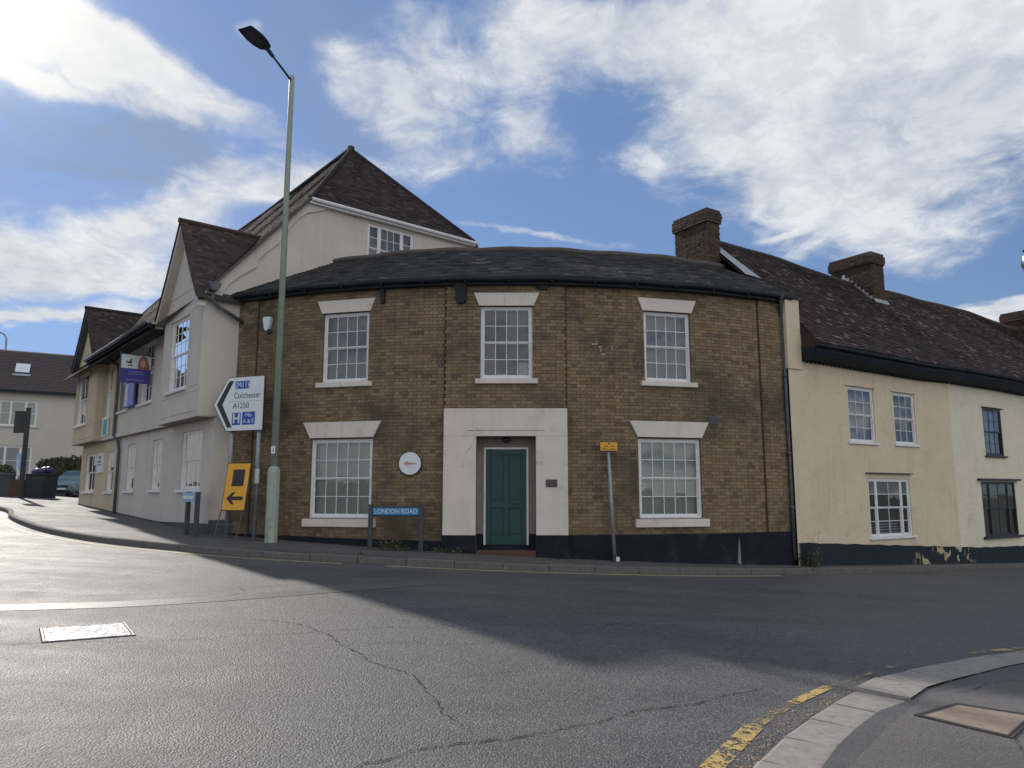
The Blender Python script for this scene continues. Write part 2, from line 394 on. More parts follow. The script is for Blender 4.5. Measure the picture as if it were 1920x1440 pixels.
def asphalt(name, dark, light, rough0, rough1, chip=0.5, bs=0.7, tint=None, gscale=110):
    m, t, b = base_mat(name)
    p = pos(t)
    big = t.m('ADD', t.m('MULTIPLY', t.noise(p, 0.35, 5, 0.6, 0.3), 0.6), t.m('MULTIPLY', t.noise(p, 0.9, 7, 0.7, 1.2), 0.4))
    mid = t.noise(p, 2.2, 6, 0.65)
    fine = t.noise(p, 70, 4, 0.7)
    vor = t.n('ShaderNodeTexVoronoi', feature='F1'); vor.inputs['Scale'].default_value = gscale; t.set(vor.inputs['Vector'], p)
    vc = t.n('ShaderNodeSeparateColor'); t.set(vc.inputs[0], vor.outputs['Color'])
    f = t.m('ADD', t.m('MULTIPLY', big, 0.55), t.m('MULTIPLY', mid, 0.45))
    c = t.mix(t.ramp(f, [(0.36, 0.0), (0.64, 1.0)]), dark, light)
    c = t.mix(t.m('MULTIPLY', t.smooth(vc.outputs[0], 0.55, 1.0), chip), c, tuple(x * 2.1 for x in light))
    c = t.mix(t.m('MULTIPLY', t.smooth(vc.outputs[1], 0.6, 1.0), 0.6), c, tuple(x * 0.35 for x in dark))
    mm = t.n('ShaderNodeMapping'); t.set(mm.inputs[0], p); mm.inputs['Rotation'].default_value = (0, 0, radians(-14)); mm.inputs['Scale'].default_value = (0.10, 0.75, 1)
    trk = t.smooth(t.noise(mm.outputs[0], 1.3, 4, 0.55), 0.40, 0.62)
    c = t.mix(t.m('MULTIPLY', trk, 0.28), c, tuple(x * 0.55 for x in dark))
    oil = t.smooth(t.noise(p, 1.7, 5, 0.7, 0.4), 0.66, 0.74)
    c = t.mix(t.m('MULTIPLY', oil, 0.45), c, tuple(x * 0.4 for x in dark))
    t.set(b.inputs['Base Color'], c)
    rr = t.m('MULTIPLY_ADD', mid, rough1 - rough0, rough0)
    rr = t.m('SUBTRACT', rr, t.m('MULTIPLY', trk, 0.06))
    t.set(b.inputs['Roughness'], rr)
    b.inputs['Specular IOR Level'].default_value = 0.5
    h = t.m('ADD', t.m('MULTIPLY', t.m('SUBTRACT', 1.0, vor.outputs['Distance']), 0.7), t.m('MULTIPLY', fine, 0.6))
    bump(t, b, h, bs, 0.009)
    return m


M_road = asphalt('road_asphalt', (0.066, 0.066, 0.067), (0.112, 0.110, 0.109), 0.5, 0.78, 0.6, 1.0, gscale=75)
M_band = asphalt('road_patch', (0.095, 0.093, 0.09), (0.125, 0.122, 0.117), 0.42, 0.56, 0.3, 0.45)
M_pave = asphalt('pavement_asphalt', (0.078, 0.075, 0.074), (0.118, 0.113, 0.110), 0.6, 0.85, 0.35, 0.6, gscale=160)
M_pave2 = asphalt('pavement_patch', (0.105, 0.098, 0.094), (0.145, 0.135, 0.128), 0.6, 0.85, 0.4, 0.6, gscale=160)
M_ground = surf('ground_earth', (0.10, 0.095, 0.08), (0.07, 0.07, 0.06), 0.2, 0.95, 0.3, 3)


def worn_paint(name, col, lo, hi):
    m, t, b = base_mat(name)
    p = pos(t)
    n = t.m('ADD', t.m('MULTIPLY', t.noise(p, 7, 6, 0.7, 0.6), 0.6), t.m('MULTIPLY', t.noise(p, 40, 4, 0.7), 0.4))
    f = t.smooth(n, lo, hi)
    c = t.mix(t.noise(p, 12, 4), col, tuple(x * 0.7 for x in col))
    t.set(b.inputs['Alpha'], f)
    t.set(b.inputs['Base Color'], c)
    b.inputs['Roughness'].default_value = 0.65
    bump(t, b, t.noise(p, 80, 4, 0.7), 0.6, 0.005)
    return m


M_yline = worn_paint('yellow_line_far', (0.62, 0.50, 0.26), 0.36, 0.46)
M_yworn = worn_paint('yellow_line_worn', (0.44, 0.33, 0.14), 0.47, 0.60)
M_ystrong = worn_paint('yellow_line_thick', (0.56, 0.40, 0.14), 0.455, 0.50)
M_wline = worn_paint('white_line', (0.45, 0.44, 0.42), 0.46, 0.56)
# plinth with flaking paint on the cottages
m, t, b = base_mat('flaking_plinth')
p = pos(t)
f = t.smooth(t.noise(p, 3.2, 5, 0.6, 0.5), 0.555, 0.575)
sx = t.n('ShaderNodeSeparateXYZ'); t.set(sx.inputs[0], p)
f = t.m('MULTIPLY', f, t.m('MULTIPLY', t.smooth(sx.outputs[0], 10.4, 10.9), t.smooth(sx.outputs[0], 13.3, 12.6)))
t.set(b.inputs['Base Color'], t.mix(f, t.mix(t.noise(p, 4), (0.014, 0.019, 0.027), (0.026, 0.032, 0.042)), (0.42, 0.34, 0.22)))
b.inputs['Roughness'].default_value = 0.8
b.inputs['Specular IOR Level'].default_value = 0.15
bump(t, b, t.m('SUBTRACT', t.noise(p, 20, 4), f), 0.5, 0.01)
M_flake = m

# ------------------------------------------------------------------ mesh helpers
ORG = {}


class MB:
    def __init__(s):
        s.v = []; s.f = []; s.r = []; s.mi = []
    def quad(s, *ps, r=0.0, mi=0):
        n = len(s.v)
        s.v += [tuple(p) for p in ps]
        s.f.append(tuple(range(n, n + len(ps)))); s.r.append(r); s.mi.append(mi)
    def box(s, fr, x0, x1, y0, y1, z0, z1, r=0.0, back=True):
        """box in frame fr (x along, y outward, z up)"""
        n = len(s.v)
        for (x, y, z) in ((x0, y0, z0), (x1, y0, z0), (x1, y1, z0), (x0, y1, z0), (x0, y0, z1), (x1, y0, z1), (x1, y1, z1), (x0, y1, z1)):
            s.v.append(tuple(fr(x, y, z)))
        fs = [(3, 2, 6, 7), (0, 3, 7, 4), (2, 1, 5, 6), (7, 6, 5, 4), (0, 1, 2, 3)] + ([(1, 0, 4, 5)] if back else [])
        for f in fs:
            s.f.append(tuple(n + i for i in f)); s.r.append(r); s.mi.append(0)
        return s
    def prism(s, fr, pts, y0, y1):
        """polygon pts (x,z) extruded from y0 to y1 (y1 outward)"""
        k = len(pts)
        s.quad(*[fr(x, y1, z) for x, z in pts])
        s.quad(*[fr(x, y0, z) for x, z in reversed(pts)])
        for i in range(k):
            a, c = pts[i], pts[(i + 1) % k]
            s.quad(fr(a[0], y1, a[1]), fr(a[0], y0, a[1]), fr(c[0], y0, c[1]), fr(c[0], y1, c[1]))
        return s
    def tube(s, pts, rad, seg=10, cap=True):
        pts = [Vector(p) for p in pts]
        rads = rad if isinstance(rad, (list, tuple)) else [rad] * len(pts)
        rings = []
        prev = None
        for i, p in enumerate(pts):
            d = (pts[min(i + 1, len(pts) - 1)] - pts[max(i - 1, 0)])
            if d.length < 1e-6: d = Vector((0, 0, 1))
            d.normalize()
            ref = Vector((0, 0, 1)) if abs(d.z) < 0.9 else Vector((0, 1, 0))
            if prev is not None: ref = prev
            a = (ref - d * ref.dot(d)).normalized()
            prev = a
            c = d.cross(a)
            n = len(s.v)
            for k in range(seg):
                th = 2 * pi * k / seg
                s.v.append(tuple(p + (a * cos(th) + c * sin(th)) * rads[i]))
            rings.append(n)
        for i in range(len(rings) - 1):
            for k in range(seg):
                k2 = (k + 1) % seg
                s.f.append((rings[i] + k, rings[i] + k2, rings[i + 1] + k2, rings[i + 1] + k)); s.r.append(0); s.mi.append(0)
        if cap:
            s.f.append(tuple(rings[0] + k for k in reversed(range(seg)))); s.r.append(0); s.mi.append(0)
            s.f.append(tuple(rings[-1] + k for k in range(seg))); s.r.append(0); s.mi.append(0)
        return s


def obj(name, mb, mat, parent=None, loc=None, kind=None, smooth=False, label=None, bevel=0.0):
    """link mesh-builder content (world coordinates) as ONE object; origin at loc or the parent's"""
    if parent is not None:
        o0 = ORG[parent.name]
    else:
        o0 = Vector(loc) if loc is not None else Vector((0, 0, 0))
    me = bpy.data.meshes.new(name)
    me.from_pydata([(v[0] - o0.x, v[1] - o0.y, v[2] - o0.z) for v in mb.v], [], mb.f)
    mats = mat if isinstance(mat, (list, tuple)) else [mat]
    for q in mats: me.materials.append(q)
    if any(mb.r):
        at = me.attributes.new('rnd', 'FLOAT', 'FACE')
        at.data.foreach_set('value', mb.r)
    if any(mb.mi): me.polygons.foreach_set('material_index', mb.mi)
    if smooth:
        me.polygons.foreach_set('use_smooth', [True] * len(me.polygons))
    me.update()
    o = bpy.data.objects.new(name, me)
    COL.objects.link(o)
    if parent is not None:
        o.parent = parent
    else:
        o.location = o0
    ORG[o.name] = o0
    if kind: o['kind'] = kind
    if label: o['label'] = label
    if bevel:
        bv = o.modifiers.new('bevel', 'BEVEL'); bv.width = bevel; bv.segments = 1; bv.limit_method = 'ANGLE'
    return o


def thing(name, label, cat, loc, group=None):
    o = bpy.data.objects.new(name, None)
    o.empty_display_size = 0.3
    COL.objects.link(o)
    o.location = loc
    ORG[o.name] = Vector(loc)
    o['label'] = label; o['category'] = cat
    if group: o['group'] = group
    return o


def tag(o, label, cat, group=None):
    o['label'] = label; o['category'] = cat
    if group: o['group'] = group
    return o


def frame(o, ux, out):
    o = Vector(o); ux = Vector(ux).normalized(); out = Vector(out).normalized()
    def fr(x, y, z):
        return Vector((o.x + ux.x * x + out.x * y, o.y + ux.y * x + out.y * y, o.z + z))
    fr.ux, fr.out, fr.o = ux, out, o
    return fr


def subframe(fr, x, y, z):
    return frame(fr(x, y, z), fr.ux, fr.out)


CAMP = Vector((0, 0, 1.5))


def pieces(plist, single, stuffname, mat, parent, nmax=300):
    """plist: list of (verts, faces, rnd). The nmax nearest become their own objects, the rest one."""
    order = sorted(range(len(plist)), key=lambda i: (Vector(plist[i][0][0]) - CAMP).length + random.random() * 0.02)
    near = order[:nmax]; far = order[nmax:]
    for i in near:
        v, f, r = plist[i]
        mb = MB(); mb.v = list(v); mb.f = list(f); mb.r = [max(r, 1e-4)] * len(f); mb.mi = [0] * len(f)
        obj(single, mb, mat, parent)
    if far:
        mb = MB()
        for i in far:
            v, f, r = plist[i]
            n = len(mb.v)
            mb.v += v
            mb.f += [tuple(n + k for k in ff) for ff in f]
            mb.r += [max(r, 1e-4)] * len(f)
            mb.mi += [0] * len(f)
        obj(stuffname, mb, mat, parent, kind='stuff')


def tilepiece(pt, a0, a1, b0, b1, th, lift):
    v = [pt(a0, b0, th + lift), pt(a1, b0, th + lift), pt(a1, b1, 0.004), pt(a0, b1, 0.004), pt(a0, b0, -0.005), pt(a1, b0, -0.005)]
    return ([tuple(q) for q in v], [(0, 1, 2, 3), (4, 5, 1, 0), (4, 0, 3), (5, 2, 1)], random.random())


def courses(pt, arange, b_max, gauge, width, inside, th=0.02, jit=0.006, gap=0.004):
    """lay tiles on surface pt(a,b,h); arange(b)->(a0,a1)"""
    out = []
    nb = int(b_max / gauge)
    for k in range(nb + 1):
        b0 = k * gauge
        r = arange(b0)
        if r is None: continue
        a0, a1 = r
        off = (k % 2) * width * 0.5 + random.uniform(-0.02, 0.02)
        n = int((a1 - a0) / width) + 2
        for j in range(n):
            x0 = a0 - off + j * width + random.uniform(-0.3, 0.3) * gap
            x1 = x0 + width - gap
            x0c, x1c = max(x0, a0), min(x1, a1)
            if x1c - x0c < 0.04: continue
            if inside and not inside((x0c + x1c) / 2, b0): continue
            lift = abs(random.gauss(0, jit))
            bb = b0 + random.uniform(-0.006, 0.006)
            out.append(tilepiece(pt, x0c, x1c, bb, min(b0 + gauge * 1.25, b_max + 0.02), th, lift))
    return out


def wall(pt, s0, s1, zlo, zhi, ops=(), reveal=0.12, step=None, extra=()):
    """wall sheet with openings. zlo, zhi functions or numbers; ops = (s0,s1,z0,z1) cut with reveals"""
    f0 = zlo if callable(zlo) else (lambda s: zlo)
    f1 = zhi if callable(zhi) else (lambda s: zhi)
    br = {s0, s1}
    for o in ops: br |= {o[0], o[1]}
    br |= set(extra)
    if step:
        n = int((s1 - s0) / step)
        br |= {s0 + (s1 - s0) * i / n for i in range(n + 1)}
    br = sorted(x for x in br if s0 - 1e-6 <= x <= s1 + 1e-6)
    mb = MB()
    for a, c in zip(br, br[1:]):
        if c - a < 1e-5: continue
        mid = (a + c) / 2
        cuts = sorted([(o[2], o[3]) for o in ops if o[0] < mid < o[1]])
        za, zc_ = f0(a), f0(c)
        for (z0, z1) in cuts:
            mb.quad(pt(a, 0, za), pt(c, 0, zc_), pt(c, 0, z0), pt(a, 0, z0))
            za = zc_ = z1
        mb.quad(pt(a, 0, za), pt(c, 0, zc_), pt(c, 0, f1(c)), pt(a, 0, f1(a)))
    for (a, c, z0, z1) in ops:
        d = -reveal
        mb.quad(pt(a, 0, z0), pt(a, 0, z1), pt(a, d, z1), pt(a, d, z0))
        mb.quad(pt(c, 0, z0), pt(c, d, z0), pt(c, d, z1), pt(c, 0, z1))
        mb.quad(pt(a, 0, z0), pt(a, d, z0), pt(c, d, z0), pt(c, 0, z0))
        mb.quad(pt(a, 0, z1), pt(c, 0, z1), pt(c, d, z1), pt(a, d, z1))
    return mb


def g(x):
    """height of the road surface: the ground falls to the right"""
    return 0.02 - 0.05 * max(-60, min(60, x))


def smoothline(pts, step=0.25):
    out = []
    P = [Vector((p[0], p[1])) for p in pts]
    P = [P[0] * 2 - P[1]] + P + [P[-1] * 2 - P[-2]]
    for i in range(1, len(P) - 2):
        a, b_, c, d = P[i - 1], P[i], P[i + 1], P[i + 2]
        n = max(2, int((c - b_).length / step))
        for k in range(n):
            t = k / n
            q = 0.5 * ((2 * b_) + (c - a) * t + (2 * a - 5 * b_ + 4 * c - d) * t * t + (3 * b_ - a - 3 * c + d) * t ** 3)
            out.append(q)
    out.append(P[-2])
    return out


def resample(line, L):
    out = [line[0]]; acc_ = 0
    for a, b_ in zip(line, line[1:]):
        seg = (b_ - a).length
        while acc_ + seg >= L:
            t = (L - acc_) / seg
            a = a.lerp(b_, t); out.append(a)
            seg = (b_ - a).length; acc_ = 0
        acc_ += seg
    out.append(line[-1])
    return out


def offset(line, d):
    """shift to the left-hand side of travel by d"""
    out = []
    for i, p in enumerate(line):
        t = (line[min(i + 1, len(line) - 1)] - line[max(i - 1, 0)]).normalized()
        out.append(p + Vector((-t.y, t.x)) * d)
    return out


# ------------------------------------------------------------------ ground, road, pavements
mb = MB()
xs = [-900, -300, -100] + [i * 4 for i in range(-15, 16)] + [100, 300, 900]
ys = [-900, -200, -60, -20, 0, 20, 40, 60, 100, 300, 900]
for x0, x1 in zip(xs, xs[1:]):
    for y0, y1 in zip(ys, ys[1:]):
        mb.quad((x0, y0, g(x0) - .25), (x1, y0, g(x1) - .25), (x1, y1, g(x1) - .25), (x0, y1, g(x0) - .25))
obj('ground', mb, M_ground, kind='structure')
mb = MB()
xs = [-90, -60, -40, -20, -8, -4, 0, 4, 8, 20, 40, 60, 90]
ys = [-30, -10, 0, 4, 8, 12, 20, 40, 70]
for x0, x1 in zip(xs, xs[1:]):
    for y0, y1 in zip(ys, ys[1:]):
        mb.quad((x0, y0, g(x0)), (x1, y0, g(x1)), (x1, y1, g(x1)), (x0, y1, g(x0)))
road = obj('road', mb, M_road, kind='structure')

far_k = smoothline([(40, 40), (27, 30.8), (15.4, 22.75), (11.5, 20.1), (7.9, 17.65), (6.0, 16.6), (3.7, 15.5), (1.5, 14.85), (-.8, 14.45), (-2.6, 14.4), (-4.5, 14.45), (-6.1, 14.75), (-8.3, 15.6), (-10.3, 17.0),
                    (-12.2, 18.9), (-14.3, 21.4), (-15.9, 23.7), (-17.6, 25.6), (-20, 27.3), (-25, 29.5), (-32, 31.5)])
# travelling right to left: building side is on the right-hand side, so offset is negative
UL = Vector((-sin(radians(40.3)), cos(radians(40.3)), 0)); ED = Vector((cos(radians(40.3)), sin(radians(40.3)), 0)); NL = -ED
P0 = Vector((-6.92, 17.2, 0)); PJ = P0 + NL * 0.4
UR = Vector((sin(radians(57.3)), cos(radians(57.3)), 0)); NR = Vector((UR.y, -UR.x, 0)); PR = Vector((6.75, 17.5, 0)); BK = -NR
AX, AY, RR = -0.05, 15.97, 14.5
CY = AY + RR


def arc(s, out, z):
    th = s / RR
    r = RR + out
    return Vector((AX + sin(th) * r, CY - cos(th) * r, z))


def arcframe(s, out=0.0, z=0.0):
    th = s / RR
    return frame(arc(s, out, z), (cos(th), sin(th), 0), (sin(th), -cos(th), 0))


def lift_far(x, y, d):
    """pavement level: kerb upstand, with a slight crossfall up to the walls; d = distance from kerb"""
    return g(x) + 0.125 + 0.018 * min(d, 4)


kl = resample(far_k, 0.92)
pave = MB()
inner = offset(kl, -0.13)
# nearest wall line used as back edge: simply run the sheet 6.5 m back, in strips, under the buildings
strips = [0, .3, .8, 1.4, 2.2, 3.2, 4.5, 6.5]
lines = [offset(kl, -0.13 - d) for d in strips]
# avoid fold-over on the tight corner at the left by fanning to a hub
hub = Vector((-24, 38))
for j in range(len(strips) - 1):
    for i in range(len(kl) - 1):
        A, B = lines[j][i], lines[j][i + 1]; C_, D_ = lines[j + 1][i + 1], lines[j + 1][i]
        dj, dk = strips[j], strips[j + 1]
        pave.quad((A.x, A.y, lift_far(A.x, A.y, dj)), (D_.x, D_.y, lift_far(D_.x, D_.y, dk)), (C_.x, C_.y, lift_far(C_.x, C_.y, dk)), (B.x, B.y, lift_far(B.x, B.y, dj)))
far_pave = obj('pavement', pave, M_pave, kind='structure')
kerb = bpy.data.objects.new('kerb', None); COL.objects.link(kerb); kerb['kind'] = 'structure'; ORG['kerb'] = Vector((0, 0, 0))
for i in range(len(kl) - 1):
    A, B = kl[i], kl[i + 1]
    t = (B - A).normalized(); nrm = Vector((t.y, -t.x))   # toward the building
    A2 = A + t * 0.006; B2 = B - t * 0.006
    mbk = MB()
    zz = random.uniform(-.006, .006)
    w = .14
    def top(p, dz=0): return (p.x, p.y, g(p.x) + 0.125 + zz + dz)
    def bot(p): return (p.x, p.y, g(p.x) - 0.03)
    Ai, Bi = A2 + nrm * w, B2 + nrm * w
    Ac, Bc = A2 + nrm * .02, B2 + nrm * .02
    mbk.quad(bot(A2), top(A2, -.02), top(B2, -.02), bot(B2))
    mbk.quad(top(A2, -.02), top(Ac), top(Bc), top(B2, -.02))
    mbk.quad(top(Ac), top(Ai), top(Bi), top(Bc))
    mbk.quad(bot(A2), bot(Ai), top(Ai), top(Ac), top(A2, -.02))
    mbk.quad(bot(B2), top(B2, -.02), top(Bc), top(Bi), bot(Bi))
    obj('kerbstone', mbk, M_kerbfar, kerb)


def ribbon(line, w, dz, wob=0.0):
    mb = MB()
    L = offset(line, w / 2); R_ = offset(line, -w / 2)
    for i in range(len(line) - 1):
        pts = [R_[i], R_[i + 1], L[i + 1], L[i]]
        mb.quad(*[(q.x, q.y, g(q.x) + dz) for q in pts])
    return mb


yl = offset(far_k, 0.30)
seg1 = [q for q in yl if -2.9 > q.x and q.x > -30]
seg2 = [q for q in yl if -2.35 < q.x < 5.9]
obj('yellow_line', ribbon(seg1, .09, .004), M_yline, road)
obj('yellow_line', ribbon(seg2, .09, .004), M_yline, road)
# tar band and joints on the road
obj('road_patch', ribbon(smoothline([(-9.5, 6.0), (-5.4, 8.06), (-4.0, 9.0), (-2.65, 10.45), (-1.2, 12.1)]), .42, .004), M_band, road)


def crack(pts, w, name='road_crack', parent=road, dz=0.006):
    line = smoothline(pts, .045)
    mb = MB()
    prev = None
    ph = random.random() * 9
    for i, q in enumerate(line):
        j = Vector((q.x + random.uniform(-.014, .014) + .02 * sin(i * .37 + ph), q.y + random.uniform(-.022, .022) + .03 * sin(i * .21 + ph)))
        ww = w * .72 * random.uniform(.1, 1.5) * (0.5 + 0.5 * min(1, min(i, len(line) - i) / 10))
        cur = (j, ww)
        if prev:
            a, wa = prev
            t = (j - a); 
            if t.length < 1e-5: continue
            t.normalize(); n = Vector((-t.y, t.x))
            mb.quad(*[(q_.x, q_.y, g(q_.x) + dz) for q_ in (a - n * wa, j - n * ww, j + n * ww, a + n * wa)])
        prev = cur
    return obj(name, mb, M_crack, parent)


crack([(-1.3, 3.95), (-0.92, 4.14), (-0.59, 4.39), (0.0, 4.75), (0.49, 5.12), (1.16, 5.64), (1.86, 6.17), (2.09, 6.34)], .007)
crack([(-0.26, 4.78), (-0.47, 5.28), (-0.74, 6.01), (-1.17, 6.55), (-1.57, 7.11), (-2.09, 7.92), (-2.77, 8.13)], .006)
crack([(-1.57, 7.11), (-1.2, 7.3), (-.6, 7.4), (0.0, 7.7)], .004)
crack([(-.74, 6.01), (-.3, 6.2), (.1, 6.6)], .0035)
crack([(-6.5, 5.3), (-4.6, 6.3), (-3.0, 7.0), (-1.6, 7.9), (-.3, 8.5), (2.0, 9.2)], .004)
crack([(-5.2, 9.0), (-4.0, 9.8), (-3.2, 10.9), (-2.0, 11.8)], .005)
crack([(-3.7, 9.3), (-3.5, 9.9), (-3.75, 10.5)], .006)
crack([(0.6, 8.1), (1.4, 9.2), (3.2, 10.0)], .004)
crack([(-.2, 12.2), (2.2, 12.9), (5.0, 13.3)], .003)

# near kerb and pavement
ko = smoothline([(-2.2, -6), (-1.2, -2.5), (-0.4, .6), (.35, 2.5), (1.37, 4.47), (1.85, 5.19), (2.25, 5.7), (2.74, 6.28), (3.22, 6.8), (3.85, 7.27), (4.59, 7.83), (5.6, 8.45), (7.5, 9.5), (10, 10.8), (16, 13.8), (30, 20)], .1)
ks = resample(ko, .56)
near_kerb = bpy.data.objects.new('near_kerb', None); COL.objects.link(near_kerb); near_kerb['kind'] = 'structure'; ORG['near_kerb'] = Vector((0, 0, 0))
kw = []
for p_ in ks: kw.append(.34 if p_.y < 6.3 else max(.30, .42 - .03 * (p_.y - 6.3)))
for i in range(len(ks) - 1):
    A, B = ks[i], ks[i + 1]
    if A.y < -2 or A.x > 14: continue
    t = (B - A).normalized(); nrm = Vector((t.y, -t.x))
    hi = .05 if A.y > 6.2 else .022
    hi += random.uniform(-.005, .005)
    A2, B2 = A + t * random.uniform(.006, .014), B - t * random.uniform(.006, .012)
    mbk = MB()
    tw = random.uniform(-.012, .012)
    Ao, Bo = A2 + nrm * tw, B2 + nrm * (tw + random.uniform(-.008, .008))
    Ai, Bi = A2 + nrm * kw[i], B2 + nrm * kw[i + 1]
    T = lambda q, dz=0: (q.x, q.y, g(q.x) + hi + dz)
    Bt = lambda q: (q.x, q.y, g(q.x) - .03)
    Ac, Bc = Ao + nrm * .025 + t * .008, Bo + nrm * .025 - t * .008
    mbk.quad(Bt(Ao), T(Ao, -.014), T(Bo, -.014), Bt(Bo))
    mbk.quad(T(Ao, -.014), T(Ac), T(Bc), T(Bo, -.014))
    mbk.quad(T(Ac), T(Ai), T(Bi), T(Bc))
    mbk.quad(Bt(Ao), Bt(Ai), T(Ai), T(Ac), T(Ao, -.014))
    mbk.quad(Bt(Bo), T(Bo, -.014), T(Bc), T(Bi), Bt(Bi))
    obj('kerbstone', mbk, M_kerb, near_kerb)
nl = [ks[i] + (Vector(((ks[min(i + 1, len(ks) - 1)] - ks[max(i - 1, 0)]).y, -(ks[min(i + 1, len(ks) - 1)] - ks[max(i - 1, 0)]).x)).normalized()) * (kw[i] - .003) for i in range(len(ks))]
mb = MB()


def npz(x, y):
    return g(x) + .036


for i in range(len(nl) - 1):
    A, B = nl[i], nl[i + 1]
    A2, B2 = Vector((A.x + 25, A.y - 14)), Vector((B.x + 25, B.y - 14))
    for k in range(5):
        f0, f1 = (k / 5) ** 2, ((k + 1) / 5) ** 2
        q = [A.lerp(A2, f0), A.lerp(A2, f1), B.lerp(B2, f1), B.lerp(B2, f0)]
        mb.quad(*[(p_.x, p_.y, npz(p_.x, p_.y)) for p_ in q])
near_pave = obj('near_pavement', mb, M_pave, kind='structure')
mb = MB()
pp = [(3.35, 6.25), (2.55, 5.3), (1.75, 4.25), (1.1, 3.0), (2.5, 2.6), (3.9, 4.6), (5.6, 5.6), (5.4, 6.9), (4.3, 6.9)]
mb.quad(*[(x, y, npz(x, y) + .004) for x, y in reversed(pp)])
obj('pavement_patch', mb, M_pave2, near_pave)
crack([(3.3, 5.15), (3.0, 4.4), (2.95, 3.8), (2.6, 3.2)], .005, 'pavement_crack', near_pave, .046)
crack([(3.4, 6.2), (4.4, 6.85), (5.6, 7.2)], .004, 'pavement_crack', near_pave, .046)
# worn double dashes beside the near kerb
for (x, y, x2, y2, w, mt) in [(.5, 3.4, 1.62, 5.25, .125, M_ystrong), (1.62, 5.25, 2.06, 5.83, .09, M_yworn), (2.06, 5.83, 2.64, 6.48, .085, M_ystrong), (2.64, 6.48, 3.3, 7.1, .05, M_yworn),
                              (5.35, 8.56, 5.62, 8.7, .1, M_ystrong), (4.9, 8.3, 5.35, 8.56, .09, M_yworn), (3.55, 7.35, 3.7, 7.46, .06, M_yworn), (5.62, 8.7, 7.5, 9.75, .09, M_yworn)]:
    L = smoothline([(x, y), ((x + x2) / 2, (y + y2) / 2), (x2, y2)], .08)
    obj('yellow_line', ribbon(L, w, .005), mt, road)
# cover in the near pavement
tr_ = [(2.87, 5.58), (3.40, 5.98), (3.86, 5.74), (3.28, 5.14)]
cx, cy = sum(p_[0] for p_ in tr_) / 4, sum(p_[1] for p_ in tr_) / 4
cov = thing('access_cover', 'concrete filled access cover with a rusty double metal rim in the near pavement', 'access cover', (cx, cy, npz(cx, cy)))


def inset(pts, f): return [(cx + (x - cx) * f, cy + (y - cy) * f) for x, y in pts]


for nm, fo, fi, mt, dz in (('rim', 1.0, .93, M_iron, .014), ('inner_rim', .905, .86, M_iron, .013)):
    mb = MB(); O_, I_ = inset(tr_, fo), inset(tr_, fi)
    for k in range(4):
        a, b_ = O_[k], O_[(k + 1) % 4]; c, d = I_[(k + 1) % 4], I_[k]
        z = lambda q: (q[0], q[1], npz(*q) + dz)
        zl = lambda q: (q[0], q[1], npz(*q) - .01)
        mb.quad(z(b_), z(a), z(d), z(c)); mb.quad(zl(a), z(a), z(b_), zl(b_)); mb.quad(zl(d), zl(c), z(c), z(d))
    obj(nm, mb, mt, cov)
mb = MB(); mb.quad(*[(x, y, npz(x, y) + .010) for x, y in reversed(inset(tr_, .86))]); obj('concrete_infill', mb, M_concrete, cov)
mb = MB(); mb.quad(*[(x, y, npz(x, y) + .006) for x, y in reversed(inset(tr_, .93))]); obj('gap', mb, M_crack, cov)
# steel cover in the road
mh = [(-4.37, 7.13), (-3.83, 7.58), (-3.47, 7.06), (-4.01, 6.60)]
hx, hy = sum(p_[0] for p_ in mh) / 4, sum(p_[1] for p_ in mh) / 4
cx, cy = hx, hy
mc = thing('manhole_cover', 'shiny steel rectangular manhole cover set in the sunlit road', 'manhole cover', (hx, hy, g(hx)))
mb = MB(); mb.quad(*[(x, y, g(x) + .010) for x, y in reversed(inset(mh, .955))]); obj('plate', mb, M_steel, mc)
mb = MB(); O_, I_ = inset(mh, 1.02), inset(mh, .975)
for k in range(4):
    a, b_ = O_[k], O_[(k + 1) % 4]; c, d = I_[(k + 1) % 4], I_[k]
    z = lambda q: (q[0], q[1], g(q[0]) + .013)
    zl = lambda q: (q[0], q[1], g(q[0]) - .01)
    mb.quad(z(b_), z(a), z(d), z(c)); mb.quad(zl(a), z(a), z(b_), zl(b_))
obj('frame', mb, M_steel, mc)
mb = MB(); mb.quad(*[(x, y, g(x) + .005) for x, y in reversed(inset(mh, 1.05))]); obj('tar_surround', mb, M_crack, mc)

# ------------------------------------------------------------------ windows


